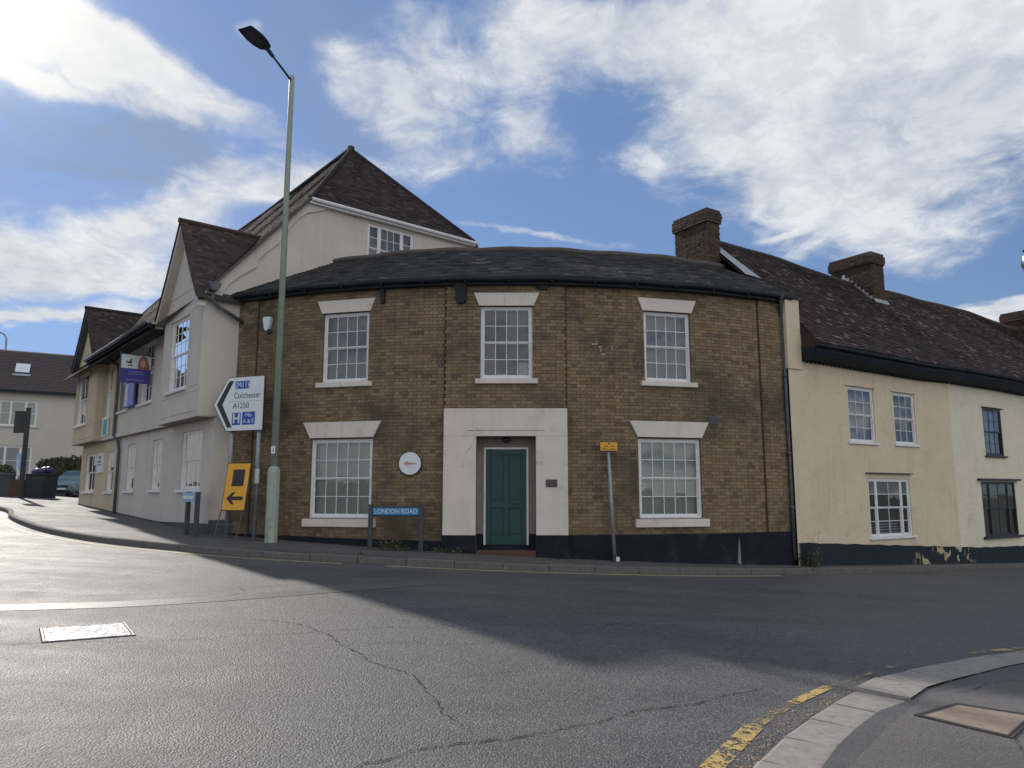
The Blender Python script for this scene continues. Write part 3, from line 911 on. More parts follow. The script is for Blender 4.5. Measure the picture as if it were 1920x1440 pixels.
def make_window(parent, fr, w, h, cols, rows, fmat, recess=.1, back=M_curtain, bars=.015, fw=.055, sill=None, lintel=None, smat=None, side=0, folds=True, meet=True, label=None, blind=None, backing=.16, sillout=.07):
    """fr: frame with origin at bottom centre of the opening on the wall face. rows = (lower, upper)"""
    F = lambda x, y, z: fr(x, y - recess, z)
    mb = MB()
    # box frame
    mb.box(F, -w / 2, -w / 2 + fw, -.03, .035, 0, h); mb.box(F, w / 2 - fw, w / 2, -.03, .035, 0, h)
    mb.box(F, -w / 2 + fw, w / 2 - fw, -.03, .03, h - fw, h); mb.box(F, -w / 2 + fw, w / 2 - fw, -.03, .045, 0, fw * .7)
    win = obj('window', mb, fmat, parent, label=label)
    # divisions
    divs = [(-w / 2 + fw, w / 2 - fw, cols)]
    if side:
        sw = (w - 2 * fw) * side
        divs = [(-w / 2 + fw, -w / 2 + fw + sw, 1), (-w / 2 + fw + sw + fw * .9, w / 2 - fw - sw - fw * .9, cols), (w / 2 - fw - sw, w / 2 - fw, 1)]
        mm = MB()
        mm.box(F, -w / 2 + fw + sw, -w / 2 + fw + sw + fw * .9, -.03, .033, fw * .7, h - fw)
        mm.box(F, w / 2 - fw - sw - fw * .9, w / 2 - fw - sw, -.03, .033, fw * .7, h - fw)
        obj('mullion', mm, fmat, win)
    zmid = h * .5
    rl, ru = rows
    for (x0, x1, nc) in divs:
        for (z0, z1, nr, yo) in ((fw * .7, zmid, rl, -.012), (zmid, h - fw, ru, .008)):
            st = .03
            s = MB()
            lowrail = st * 1.6 if z0 < .1 * h else st * .8
            s.box(F, x0, x0 + st, yo - .012, yo + .012, z0, z1); s.box(F, x1 - st, x1, yo - .012, yo + .012, z0, z1)
            s.box(F, x0 + st, x1 - st, yo - .012, yo + .012, z0, z0 + lowrail); s.box(F, x0 + st, x1 - st, yo - .012, yo + .012, z1 - st * .8, z1)
            gx0, gx1, gz0, gz1 = x0 + st, x1 - st, z0 + lowrail, z1 - st * .8
            for c in range(1, nc):
                xx = gx0 + (gx1 - gx0) * c / nc
                s.box(F, xx - bars / 2, xx + bars / 2, yo - .010, yo + .010, gz0, gz1)
            for r in range(1, nr):
                zz = gz0 + (gz1 - gz0) * r / nr
                s.box(F, gx0, gx1, yo - .009, yo + .009, zz - bars / 2, zz + bars / 2)
            obj('sash', s, fmat, win)
            for c in range(nc):
                for r in range(nr):
                    a = gx0 + (gx1 - gx0) * c / nc; b_ = gx0 + (gx1 - gx0) * (c + 1) / nc
                    e = gz0 + (gz1 - gz0) * r / nr; f_ = gz0 + (gz1 - gz0) * (r + 1) / nr
                    t1, t2 = random.uniform(-.001, .001), random.uniform(-.001, .001)
                    p_ = MB()
                    p_.quad(F(a, yo + t1, e), F(b_, yo - t1 + t2, e), F(b_, yo - t1 - t2, f_), F(a, yo + t1 - t2, f_))
                    obj('pane', p_, M_glass, win)
    # what hangs behind
    cb = MB()
    yb = -backing
    if folds:
        n = int(w / .035)
        for i in range(n):
            xa, xb = -w / 2 + w * i / n, -w / 2 + w * (i + 1) / n
            ya, yb2 = yb + .014 * sin(i * 1.9) + .01 * sin(i * .63), yb + .014 * sin((i + 1) * 1.9) + .01 * sin((i + 1) * .63)
            cb.quad(F(xa, ya, 0), F(xb, yb2, 0), F(xb, yb2, h), F(xa, ya, h))
    else:
        cb.quad(F(-w / 2, yb, 0), F(w / 2, yb, 0), F(w / 2, yb, h), F(-w / 2, yb, h))
    obj('blind' if back is M_blind else ('curtain' if folds else 'dark_interior'), cb, back, win)
    if blind:
        bb = MB(); bb.quad(F(-w / 2 + .02, yb + .05, h * blind), F(w / 2 - .02, yb + .05, h * blind), F(w / 2 - .02, yb + .05, h), F(-w / 2 + .02, yb + .05, h)); obj('blind', bb, M_blind, win)
    # closing sides behind the frame
    cl = MB()
    for sx_ in (-1, 1):
        cl.quad(F(sx_ * w / 2, -.03, 0), F(sx_ * w / 2, yb - .05, 0), F(sx_ * w / 2, yb - .05, h), F(sx_ * w / 2, -.03, h))
    cl.quad(F(-w / 2, -.03, 0), F(w / 2, -.03, 0), F(w / 2, yb - .05, 0), F(-w / 2, yb - .05, 0))
    cl.quad(F(-w / 2, -.03, h), F(w / 2, -.03, h), F(w / 2, yb - .05, h), F(-w / 2, yb - .05, h))
    cl.quad(F(-w / 2, yb - .05, 0), F(w / 2, yb - .05, 0), F(w / 2, yb - .05, h), F(-w / 2, yb - .05, h))
    obj('lining', cl, M_dark, win)
    if sill:
        hw, z0, z1 = sill
        sm = MB().box(fr, -hw, hw, -recess + .02, sillout, z0, z1)
        obj('sill', sm, smat or M_stone, win, bevel=.008)
    if lintel:
        hb, ht, z0, z1 = lintel
        lm = MB().prism(fr, [(-hb, z0), (hb, z0), (ht, z1), (-ht, z1)], -.05, .028)
        obj('lintel', lm, smat or M_stone, win, bevel=.006)
    return win


# ------------------------------------------------------------------ brick corner building
bb_ = thing('brick_building', 'curved two storey brown brick corner building with green door and slate roof', 'building', (0, 16.5, g(0) + .13))
WINS = [  # s, z0, z1, w, cols, lintel, sill, back
    (-3.76, 3.94, 5.53, 1.14, 4), (-.07, 3.94, 5.55, 1.14, 4), (3.60, 3.94, 5.53, 1.14, 4),
    (-3.78, .93, 2.66, 1.50, 5), (3.58, .93, 2.66, 1.50, 5)]
OPS = [(s - w / 2, s + w / 2, z0, z1) for (s, z0, z1, w, c) in WINS]
SUR = (-1.42, 1.24, -.3, 3.28)
S0, S1, ZT = -6.93, 6.93, 6.12
ZB = -.35


def bay(s):
    return .036 if (-1.42 < s < 1.23 or s < -6.17 or s > 6.06) else 0.0


DOOR = (-.72, .56, -.3, 2.68)
mort = wall(lambda s, y, z: arc(s, y - .007 + bay(s), z), S0, S1, ZB, ZT + .12, OPS + [DOOR], reveal=.14, step=.25, extra=(-1.42, 1.23, -6.17, 6.06))
obj('wall', mort, M_mortar, bb_)
for s_ in (-1.43, 1.245, -6.165, 6.045): obj('movement_joint', MB().box(arcframe(s_), -.008, .008, .0, .02, 3.3 if abs(s_) < 2 else .6, 6.0), M_redbrick, bb_)
bl = []
ch = .0750
nc_ = int((ZT - .0) / ch)
for k in range(nc_ + 2):
    z0 = .08 + k * ch
    z1 = z0 + .0655
    if z1 > ZT + .1: break
    zc = (z0 + z1) / 2
    cuts = [(a, c) for (a, c, e, f_) in OPS if e - .01 < zc < f_ + .01]
    if SUR[2] < zc < SUR[3]: cuts.append((SUR[0] - .0, SUR[1]))
    brk = [S0] + sorted([-6.17, 6.06, -1.42, 1.23]) + [S1]
    ivs = [(a, c) for a, c in zip(brk, brk[1:])]
    for (a, c) in sorted(cuts):
        nv = []
        for (x0, x1) in ivs:
            if c <= x0 or a >= x1: nv.append((x0, x1)); continue
            if a > x0: nv.append((x0, a))
            if c < x1: nv.append((c, x1))
        ivs = nv
    # skip anything buried by the tarred plinth on the right
    pos_ = S0 - (0.08 if k % 2 else 0.0)
    hd = (k % 2 == 0)
    seq = []
    while pos_ < S1:
        L = .1065 if hd else .2195
        seq.append((pos_, pos_ + L - .0095)); pos_ += L; hd = not hd
    for (x0, x1) in ivs:
        for (a, c) in seq:
            a2, c2 = max(a, x0 + .003), min(c, x1 - .003)
            if c2 - a2 < .03: continue
            if zc < .52 and a2 > 1.2: continue
            mid = (a2 + c2) / 2
            F = arcframe(mid, bay(mid))
            hw = (c2 - a2) / 2
            y1 = random.uniform(-.0015, .0025); dz = random.uniform(-.0012, .0012); tw = random.uniform(-.0015, .0015)
            v = [F(-hw, -.02, z0 + dz), F(hw, -.02, z0 + dz), F(hw, -.02, z1 + dz), F(-hw, -.02, z1 + dz),
                 F(-hw, y1 + tw, z0 + dz), F(hw, y1 - tw, z0 + dz), F(hw, y1 - tw, z1 + dz), F(-hw, y1 + tw, z1 + dz)]
            bl.append(([tuple(q) for q in v], [(4, 5, 6, 7), (0, 4, 7, 3), (5, 1, 2, 6), (7, 6, 2, 3), (0, 1, 5, 4)], random.random()))
pieces(bl, 'brick', 'brickwork', M_brick, bb_)

for i, (s, z0, z1, w, c) in enumerate(WINS):
    F = arcframe(s, bay(s), z0)
    up = i < 3
    make_window(bb_, F, w, z1 - z0, c, (2, 2), M_paint, recess=.10, back=(M_curtain, M_darkblue, M_curtain, M_blind, M_blind)[i], folds=up and i != 1,
                sill=(.68, -.12, -.01) if up else (.87, -.19, -.02), lintel=(.60, .72, z1 - z0 + .01, z1 - z0 + .30) if up else (.77, .95, z1 - z0 + .03, z1 - z0 + .38),
                fw=.055 if up else .06, backing=.10 if not up else .12)
# papers in two windows
F = arcframe(3.58, 0, .93)
mb = MB().box(F, -.68, -.56, -.128, -.124, .58, .76); note = obj('paper_notice', mb, M_signwhite, bb_)
mb = MB().box(F, -.665, -.60, -.122, -.120, .70, .725); mb.box(F, -.665, -.63, -.122, -.120, .66, .69); obj('print', mb, M_signblue, note)
F = arcframe(-.07, .028, 3.94)
mb = MB().box(F, .27, .50, -.20, -.19, .07, .38); obj('box_on_sill', mb, M_stone, bb_)
mb = MB().box(F, -.2, .0, -.17, -.16, .07, .12); obj('paper_stack', mb, M_stone, bb_)

# plinth
for (a, c, top_) in ((1.24, 6.96, .59), (-6.95, -1.42, .44)):
    mb = MB()
    k = int((c - a) / .2)
    for i in range(k):
        x0, x1 = a + (c - a) * i / k, a + (c - a) * (i + 1) / k
        o_ = .055
        ta, tb = top_ + (.12 if a < 0 else 0) * (-(x0) / 7), top_ + (.12 if a < 0 else 0) * (-(x1) / 7)
        mb.quad(arc(x0, o_, ZB), arc(x1, o_, ZB), arc(x1, o_, tb), arc(x0, o_, ta))
        mb.quad(arc(x0, o_, ta), arc(x1, o_, tb), arc(x1, -.01, tb), arc(x0, -.01, ta))
    obj('plinth', mb, M_plinth, bb_)
mb = MB().prism(arcframe(5.2, .06, 0), [(-.06, -.06), (.03, -.1), (.02, .3), (-.0, .5), (-.03, .3)], 0, .004); obj('plinth_repair', mb, surf('old_mortar', (.2, .2, .19), (.14, .14, .14), 8), bb_)

# door surround
FD = arcframe(-.09, .03)
xo0, xo1 = SUR[0] + .09, SUR[1] + .09
xi0, xi1 = DOOR[0] + .09, DOOR[1] + .09
mb = MB()
mb.box(FD, xo0, xi0, -.1, .045, .59, 2.68); mb.box(FD, xi1, xo1, -.1, .045, .59, 2.68); mb.box(FD, xo0, xo1, -.1, .045, 2.68, 3.28)
sur = obj('door_surround', mb, M_stone, bb_, bevel=.008)
mb = MB(); mb.box(FD, xi0 - .2, xi1 + .2, .045, .051, 2.80, 2.81); obj('incised_line', mb, M_reveal, sur)
for xa_, xb_ in ((xo0 - .01, xi0), (xi1, xo1 + .01)): obj('plinth_block', MB().box(FD, xa_, xb_, -.1, .055, ZB, .588), M_plinth, bb_)
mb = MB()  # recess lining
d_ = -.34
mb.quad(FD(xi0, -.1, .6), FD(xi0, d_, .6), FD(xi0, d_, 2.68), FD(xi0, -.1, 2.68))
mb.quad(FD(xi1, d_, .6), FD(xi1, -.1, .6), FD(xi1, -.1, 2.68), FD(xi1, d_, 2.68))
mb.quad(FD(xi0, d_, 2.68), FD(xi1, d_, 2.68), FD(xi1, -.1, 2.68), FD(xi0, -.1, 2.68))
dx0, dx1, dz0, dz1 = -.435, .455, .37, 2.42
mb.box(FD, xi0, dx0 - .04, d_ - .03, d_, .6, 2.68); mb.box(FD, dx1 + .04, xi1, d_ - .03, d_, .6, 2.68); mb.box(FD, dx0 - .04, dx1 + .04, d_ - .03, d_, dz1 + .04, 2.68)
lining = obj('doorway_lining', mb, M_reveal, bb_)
mb = MB(); mb.box(FD, xi0 - .0, dx0 - .04, d_ - .03, d_ + .004, ZB, .6); mb.box(FD, dx1 + .04, xi1, d_ - .03, d_ + .004, ZB, .6)
mb.quad(FD(xi0, -.1, ZB), FD(xi0, d_, ZB), FD(xi0, d_, .6), FD(xi0, -.1, .6)); mb.quad(FD(xi1, d_, ZB), FD(xi1, -.1, ZB), FD(xi1, -.1, .6), FD(xi1, d_, .6))
obj('doorway_plinth', mb, M_plinth, bb_)
mb = MB(); mb.box(FD, dx0 - .04, dx0, d_ - .04, d_ + .02, dz0 - .05, dz1 + .04); mb.box(FD, dx1, dx1 + .04, d_ - .04, d_ + .02, dz0 - .05, dz1 + .04); mb.box(FD, dx0, dx1, d_ - .04, d_ + .02, dz1, dz1 + .04)
obj('door_frame', mb, M_paint, bb_)
mb = MB(); y_ = d_ - .03
mb.box(FD, dx0, dx1, y_ - .04, y_, dz0, dz1)
door = obj('door', mb, M_door, bb_, label='dark green panelled front door')
dm = (dx0 + dx1) / 2
pm = MB()
st = .10
pm.box(FD, dx0, dx0 + st, y_, y_ + .022, dz0, dz1); pm.box(FD, dx1 - st, dx1, y_, y_ + .022, dz0, dz1); pm.box(FD, dm - .05, dm + .05, y_, y_ + .022, dz0 + .2, dz1 - .12)
for (a, c) in ((dz0, dz0 + .2), (dz0 + .78, dz0 + .94), (dz1 - .12, dz1)):
    pm.box(FD, dx0 + st, dx1 - st, y_, y_ + .0215, a, c)
obj('rails', pm, M_door, door, bevel=.006)
for (x0, x1) in ((dx0 + st + .03, dm - .08), (dm + .08, dx1 - st - .03)):
    for (a, c) in ((dz0 + .23, dz0 + .75), (dz0 + .97, dz1 - .15)):
        obj('panel', MB().box(FD, x0, x1, y_, y_ + .012, a, c), M_door, door, bevel=.005)
obj('letter_box', MB().box(FD, dm + .1, dm + .28, y_ + .0, y_ + .030, dz0 + .84, dz0 + .88), M_plastic, door)
obj('doorstep', MB().box(FD, xi0 + .01, xi1 - .01, d_ - .02, .06, ZB, dz0 - .10), M_redbrick, bb_, bevel=.01)
obj('threshold', MB().box(FD, dx0 - .04, dx1 + .04, d_ - .03, d_ + .05, dz0 - .1, dz0), M_plinth, bb_)
# lantern under the doorway head
mb = MB(); mb.tube([FD(.02, -.17, 2.68), FD(.02, -.17, 2.63), FD(.02, -.17, 2.60), FD(.02, -.17, 2.55)], [.03, .10, .10, .04], 12); obj('porch_light', mb, M_blackpaint, bb_, smooth=True)
tag(obj('wall_plaque', MB().box(FD, .86, 1.10, .046, .062, 1.60, 1.76), M_bronze, loc=FD(.98, .046, 1.6), bevel=.004), 'small dark bronze plaque on the white door surround', 'plaque')

# eaves: fascia, gutter, corbels
mb = MB()
k = 60
for i in range(k):
    x0, x1 = -7.05 + 14.1 * i / k, -7.05 + 14.1 * (i + 1) / k
    for (o0, o1, z0, z1) in ((0, .15, 6.02, 6.15),):
        P = [arc(x0, o1, z0), arc(x1, o1, z0), arc(x1, o1, z1), arc(x0, o1, z1)]
        mb.quad(*P); mb.quad(arc(x0, -.02, z0), arc(x1, -.02, z0), P[1], P[0])
obj('fascia', mb, M_fascia, bb_)
mb = MB().tube([arc(-7.0 + 14.0 * i / 60, .205, 6.135 + .006 * sin(i * .8)) for i in range(61)], .055, 8); obj('gutter', mb, M_fascia, bb_, smooth=True)
for i in range(15):
    s = -6.6 + i * .94
    obj('gutter_bracket', MB().box(arcframe(s), -.015, .015, .14, .24, 6.05, 6.09), M_fascia, bb_)
F = arcframe(-1.07, .028)
obj('stone_corbel', MB().prism(F, [(-.12, 5.74)] + [(-.12 * cos(pi * i / 8), 5.74 - .14 * sin(pi * i / 8)) for i in range(1, 8)] + [(.12, 5.74), (.12, 6.02), (-.12, 6.02)], 0, .13), M_fascia, bb_)
F = arcframe(-2.86)
obj('stone_corbel', MB().prism(F, [(-.045, 5.72), (-.03, 5.68), (.03, 5.68), (.045, 5.72), (.045, 6.02), (-.045, 6.02)], 0, .10), M_fascia, bb_)
F = arcframe(.72, .028)
obj('stone_corbel', MB().prism(F, [(-.14, 5.99), (-.1, 5.93), (.1, 5.93), (.14, 5.99), (.14, 6.02), (-.14, 6.02)], 0, .08), M_fascia, bb_)

# slate roof (curved)
PT = radians(29.5)
HB = 2.46 / cos(PT)


def slope(a, b, h):
    out = .24 - b * cos(PT) + h * sin(PT)
    return arc(a, out, 6.17 + b * sin(PT) + h * cos(PT) + .012 * sin(a * 1.7) + .01 * sin(a * .7 + b))


mb = MB()
for i in range(64):
    x0, x1 = -7.25 + 14.5 * i / 64, -7.25 + 14.5 * (i + 1) / 64
    for j in range(4):
        b0, b1 = HB * j / 4, HB * (j + 1) / 4
        mb.quad(slope(x0, b0, -.02), slope(x1, b0, -.02), slope(x1, b1, -.02), slope(x0, b1, -.02))
    zr = slope(x0, HB, 0).z
    mb.quad(slope(x0, HB, -.02), slope(x1, HB, -.02), arc(x1, -4.8, 6.17), arc(x0, -4.8, 6.17))
    mb.quad(arc(x1, -4.8, 0), arc(x0, -4.8, 0), arc(x0, -4.8, 6.17), arc(x1, -4.8, 6.17))
obj('roof', mb, M_slate, bb_)
sl = courses(slope, lambda b: (-7.25, 7.25), HB, .115, .26, lambda a, b: not (-1.06 < a < -.72 and 2.42 < b < 2.62), th=.015, jit=.006, gap=.010)
# a few slipped slates
sl.append(tilepiece(slope, -1.45, -1.17, 2.32, 2.66, .03, .01)); sl.append(tilepiece(slope, -1.02, -.72, 2.26, 2.62, .035, .012))
pieces(sl, 'slate', 'slating', M_slate, bb_)
mb = MB()
rp = [slope(-7.2 + 14.4 * i / 60, HB, .03) for i in range(61)]
mb.tube([q + Vector((0, 0, .012 * sin(i * .9))) for i, q in enumerate(rp)], .085, 8); obj('ridge_roll', mb, M_lead if False else M_fartile, bb_, smooth=True)
# right downpipe and hopper
mb = MB().tube([arc(6.62, .2, 6.10), arc(6.66, .16, 5.98), arc(6.74, .085, 5.82), arc(6.76, .085, 5.6), arc(6.76, .085, 3.0), arc(6.76, .085, 1.5), arc(6.76, .085, -.05), ], .042, 10)
for z in (5.75, 4.2, 2.35, 1.1): mb.tube([arc(6.76, .085, z), arc(6.76, .085, z + .07)], .056, 10)
obj('downpipe', mb, M_pipe, bb_, smooth=True)
mb = MB()
for k in range(3): mb.tube([arc(6.6, .20, 6.10 + .02 * k), arc(6.64, .2, 6.08 + .02 * k)], .07, 10)
obj('gutter_outlet', mb, M_pipe, bb_)
# cable & air brick & faded whitewash marks
mb = MB().tube([arc(-5.05, .01, 2.75), arc(-5.06, .012, 2.4), arc(-5.03, .012, 2.0), arc(-5.07, .012, 1.6), arc(-5.1, .012, 1.35)], .008, 5); obj('wall_cable', mb, M_reveal, bb_)
mb = MB().box(arcframe(4.68), -.115, .115, .0, .012, 3.02, 3.18); ab = obj('air_brick', mb, M_pipe, bb_)
mb = MB()
for i in range(6): mb.box(arcframe(4.68), -.095 + i * .034, -.095 + i * .034 + .016, .012, .015, 3.04, 3.16)
obj('slot', mb, M_signblack, ab)
for (s_, z_, w_, h_) in ((1.88, 4.72, .13, .018), (2.0, 4.66, .09, .02), (2.12, 4.62, .2, .012), (2.2, 4.55, .16, .016), (2.08, 4.50, .10, .02), (2.28, 4.60, .012, .10), (2.02, 4.56, .012, .09), (1.92, 4.78, .06, .012)):
    F = arcframe(s_)
    obj('whitewash_mark', MB().prism(F, [(-w_ / 2, z_), (w_ * .45, z_ + .004), (w_ / 2, z_ + h_), (-w_ * .4, z_ + h_ * .8)], .003, .005), M_reveal if w_ > .15 else M_stone, bb_)
# alarm box
F = arcframe(-5.86, .0)
al = thing('alarm_box', 'white shield shaped burglar alarm box high on the brick wall', 'alarm box', F(0, 0, 5.2))
obj('case', MB().prism(F, [(-.11, 5.54), (-.06, 5.30), (-.02, 5.25), (.03, 5.25), (.07, 5.30), (.12, 5.54), (.09, 5.58), (-.08, 5.58)], 0, .09), M_alarm, al, bevel=.02)
obj('strobe', MB().tube([F(.06, .05, 5.26), F(.09, .05, 5.18)], [.05, .03], 10), M_plastic, al)
# round sign
F = arcframe(-2.15)
rs = thing('round_wall_sign', 'round white sign with a small red emblem on the brick wall', 'sign', F(0, 0, 2.1))
circ = lambda r, n=36: [(r * cos(2 * pi * i / n), 2.105 + r * sin(2 * pi * i / n)) for i in range(n)]
obj('backing', MB().prism(F, circ(.255), .0, .06), M_signblack, rs)
obj('face', MB().prism(F, circ(.243), .06, .066), M_signwhite, rs)
em = MB()
em.prism(F, [(-.13, 2.10), (-.10, 2.14), (-.05, 2.15), (-.03, 2.12), (.03, 2.13), (.07, 2.11), (.12, 2.12), (.14, 2.10), (.10, 2.085), (.02, 2.08), (-.06, 2.075), (-.11, 2.07)], .066, .068)
obj('emblem', em, surf('print_red', (.35, .09, .07), (.55, .35, .32), 40, .5, 0, 10), rs)
obj('emblem_underline', MB().prism(F, [(-.10, 2.05), (.0, 2.035), (.07, 2.03), (.07, 2.038), (-.10, 2.062)], .066, .068), surf('print_pink', (.5, .25, .22), (.6, .4, .36), 30, .5, 0, 10), rs)

# ------------------------------------------------------------------ jettied building on the left
jb = thing('jettied_building', 'white and tan rendered jettied building with two gables and a steep tiled roof', 'building', tuple(P0 + Vector((0, 0, .4))))
FG = frame(P0, UL, NL)
FM = frame(P0 + NL * .12, UL, NL)
FB = frame(PJ, UL, NL)
ZJ = 3.23
EZ = 6.15
gw = [(.80, 2.42, 1.55, 3.0), (4.10, 5.04, 1.55, 2.95), (6.86, 7.86, 1.53, 2.95)]
tw_ = [(9.5, 10.45, 1.50, 2.85), (12.2, 13.9, 1.50, 2.87)]
mw = [(5.02, 6.40, 4.06, 5.84), (7.72, 8.98, 4.04, 5.86), (10.52, 10.85, 4.0, 5.78)]
b1w = (1.02, 2.55, 4.0, 5.82)
b2w = (12.35, 14.1, 3.9, 5.8)
obj('wall', wall(FG, 0, 8.75, 0, ZJ, gw, .14), M_white, jb)
obj('wall', wall(FG, 8.75, 14.67, 0, ZJ, tw_, .14), M_tan, jb, label='tan rendered ground floor wall')
FE = frame(P0, ED, UL * -1)
obj('side_wall', wall(FE, 0, 1.2, 0, ZJ), M_white, jb)
pl_ = MB(); pl_.box(FG, -.03, 14.7, 0.0, .025, 0.0, .80); pl_.box(FE, -.03, 1.2, 0, .025, 0, .80)
# low plinth follows the sloping ground
pm = MB()
for i in range(30):
    a, c = -.03 + 14.7 * i / 30, -.03 + 14.7 * (i + 1) / 30
    za = lambda s: g(FG(s, 0, 0).x) + .125 + .05
    hgt = lambda s: za(s) + max(.04, .24 - .05 * s)
    pm.quad(FG(a, .02, 0), FG(c, .02, 0), FG(c, .02, hgt(c)), FG(a, .02, hgt(a)))
    pm.quad(FG(a, .02, hgt(a)), FG(c, .02, hgt(c)), FG(c, -.01, hgt(c)), FG(a, -.01, hgt(a)))
pm.quad(FE(-.02, .02, 0), FE(1.2, .02, 0), FE(1.2, .02, .86), FE(-.02, .02, .86))
obj('plinth', pm, M_grime, jb)
# upper middle wall
obj('upper_wall', wall(FM, 3.0, 8.75, ZJ, EZ, mw[:2], .12), M_white, jb)
obj('upper_wall', wall(FM, 8.75, 11.0, ZJ, EZ, [(10.0, 10.8, 4.0, 5.78)], .12), M_tan, jb, label='tan rendered upper wall')
# jetty underside
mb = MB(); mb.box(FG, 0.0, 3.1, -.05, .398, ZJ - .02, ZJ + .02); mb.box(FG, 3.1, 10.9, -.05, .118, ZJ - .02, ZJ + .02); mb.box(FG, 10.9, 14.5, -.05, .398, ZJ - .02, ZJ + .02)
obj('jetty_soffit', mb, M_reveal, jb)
# jetty moulding strip
mb = MB(); mb.box(FM, 3.1, 10.9, 0, .03, ZJ, ZJ + .12); obj('jetty_moulding', mb, M_white, jb)


def gable(u, s0, s1, zp, mid=None):
    """height of a slightly flared gable at s"""
    m_ = (s0 + s1) / 2 if mid is None else mid
    t = abs(u - m_) / ((s1 - s0) / 2)
    t = min(t, 1.15)
    return zp - (zp - EZ) * (1.12 * t - .12 * t * t)


gb = []
for (s0, s1, zp, win, mt, ms) in ((0.0, 3.12, 8.28, b1w, M_white, 1), (10.9, 14.5, 8.15, b2w, M_tan, 2)):
    lab = 'tan rendered gabled bay' if ms == 2 else None
    obj('bay_wall', wall(FB, s0, s1, ZJ, lambda u: gable(u, s0, s1, zp) - .03, [win], .12, extra=[s0 + (s1 - s0) * i / 12 for i in range(13)]), mt, jb, label=lab)
    for ss in (s0, s1):
        if ms == 1 and ss == s0: continue
        side = MB()
        side.quad(FB(ss, 0, ZJ), FB(ss, -.5, ZJ), FB(ss, -.5, EZ), FB(ss, 0, EZ))
        obj('bay_side', side, mt, jb)
    # pargetted panel frames: thin raised lines
    pg_ = MB()
    w0, w1 = win[0] - .18, win[1] + .18
    for (a, c, e, f_) in ((s0 + .12, s1 - .12, ZJ + .14, 3.86), (s0 + .12, w0, 3.98, 5.9), (w1, s1 - .12, 3.98, 5.9), (s0 + .3, s1 - .3, 6.05, 6.45)):
        th_ = .018
        pg_.box(FB, a, c, 0, .010, e, e + th_); pg_.box(FB, a, c, 0, .010, f_ - th_, f_)
        pg_.box(FB, a, a + th_, 0, .0095, e + th_, f_ - th_); pg_.box(FB, c - th_, c, 0, .0095, e + th_, f_ - th_)
    obj('pargetting', pg_, mt, jb)
    # bargeboards
    ba = MB()
    N_ = 14
    for half in (-1, 1):
        m_ = (s0 + s1) / 2
        for i in range(N_):
            u0 = m_ + half * ((s1 - s0) / 2 + .16) * i / N_; u1 = m_ + half * ((s1 - s0) / 2 + .16) * (i + 1) / N_
            z0a, z1a = gable(u0, s0, s1, zp), gable(u1, s0, s1, zp)
            for (y0, y1, dzt, dzb) in ((.0, .20, .02, -.17),):
                ba.quad(FB(u0, y1, z0a + dzb), FB(u1, y1, z1a + dzb), FB(u1, y1, z1a + dzt), FB(u0, y1, z0a + dzt))
                ba.quad(FB(u0, y0, z0a + dzb), FB(u1, y0, z1a + dzb), FB(u1, y1, z1a + dzb), FB(u0, y1, z0a + dzb))
    obj('bargeboard', ba, M_white if ms == 1 else M_pipe, jb)
    # bay roofs
    m_ = (s0 + s1) / 2
    hw = (s1 - s0) / 2 + .16
    for half in (-1, 1):
        def bpt(a, b, h, half=half, s0=s0, s1=s1, zp=zp, m_=m_, hw=hw):
            # a: depth inward from front (t), b: distance up from eave along s (0 at eave)
            u = m_ + half * (hw - b)
            return FB(u, .24 - a, gable(u, s0, s1, zp) + .02 + h)
        ud = MB()
        for i in range(8):
            b0, b1 = hw * i / 8, hw * (i + 1) / 8
            ud.quad(bpt(0, b0, -.01), bpt(3.6, b0, -.01), bpt(3.6, b1, -.01), bpt(0, b1, -.01))
        obj('roof', ud, M_tile2, jb)
        tl = courses(bpt, lambda b: (0, 3.2), hw - .02, .050 if ms == 1 else .06, .13, None, th=.012, jit=.002)
        pieces(tl, 'roof_tile', 'roof_tiling', M_tile2, jb, nmax=120 if (ms == 1 and half == -1) else 0)
    rt = MB().tube([FB(m_, .26, zp + .03), FB(m_, -3.2, zp + .03)], .07, 8); obj('ridge_tile', rt, M_tile2, jb)

# windows
def jw(frm, o, cols, rows, **kw):
    fr_ = subframe(frm, (o[0] + o[1]) / 2, 0, o[2])
    make_window(jb, fr_, o[1] - o[0], o[3] - o[2], cols, rows, M_paint, recess=.08, backing=.1, sill=((o[1] - o[0]) / 2 + .08, -.07, 0.0), smat=M_paint, **kw)


for o in gw: jw(FG, o, 4 if o[1] - o[0] > 1.2 else 3, (2, 2), back=M_curtain)
jw(FG, tw_[0], 1, (1, 1), back=M_darkblue); jw(FG, tw_[1], 2, (1, 1), back=M_darkblue)
for o in mw[:2]: jw(FM, o, 4, (2, 2), back=M_curtain)
jw(FM, (10.0, 10.8, 4.0, 5.78), 1, (1, 1), back=M_darkblue)
jw(FB, b1w, 4, (3, 3), back=M_curtain); jw(FB, b2w, 2, (1, 1), back=M_darkblue)

# end wall facing the corner, with half hip
FX = frame(PJ, ED, UL * -1)


def rake(t):
    if t < 2.5: return 6.18 + (9.08 - 6.18) * (t / 2.5)
    if t > 7.82: return 6.18 + (9.08 - 6.18) * ((10.32 - t) / 2.5)
    return 9.08


ewin = (4.24, 5.74, 7.5, 8.88)
obj('end_wall', wall(FX, 0, 10.32, ZJ, rake, [ewin], .12, extra=(2.5, 7.82)), M_white, jb)
make_window(jb, subframe(FX, 4.99, 0, 7.5), 1.5, 1.38, 3, (2, 2), M_paint, recess=.06, back=M_darkblue, side=.22, folds=False, backing=.12)
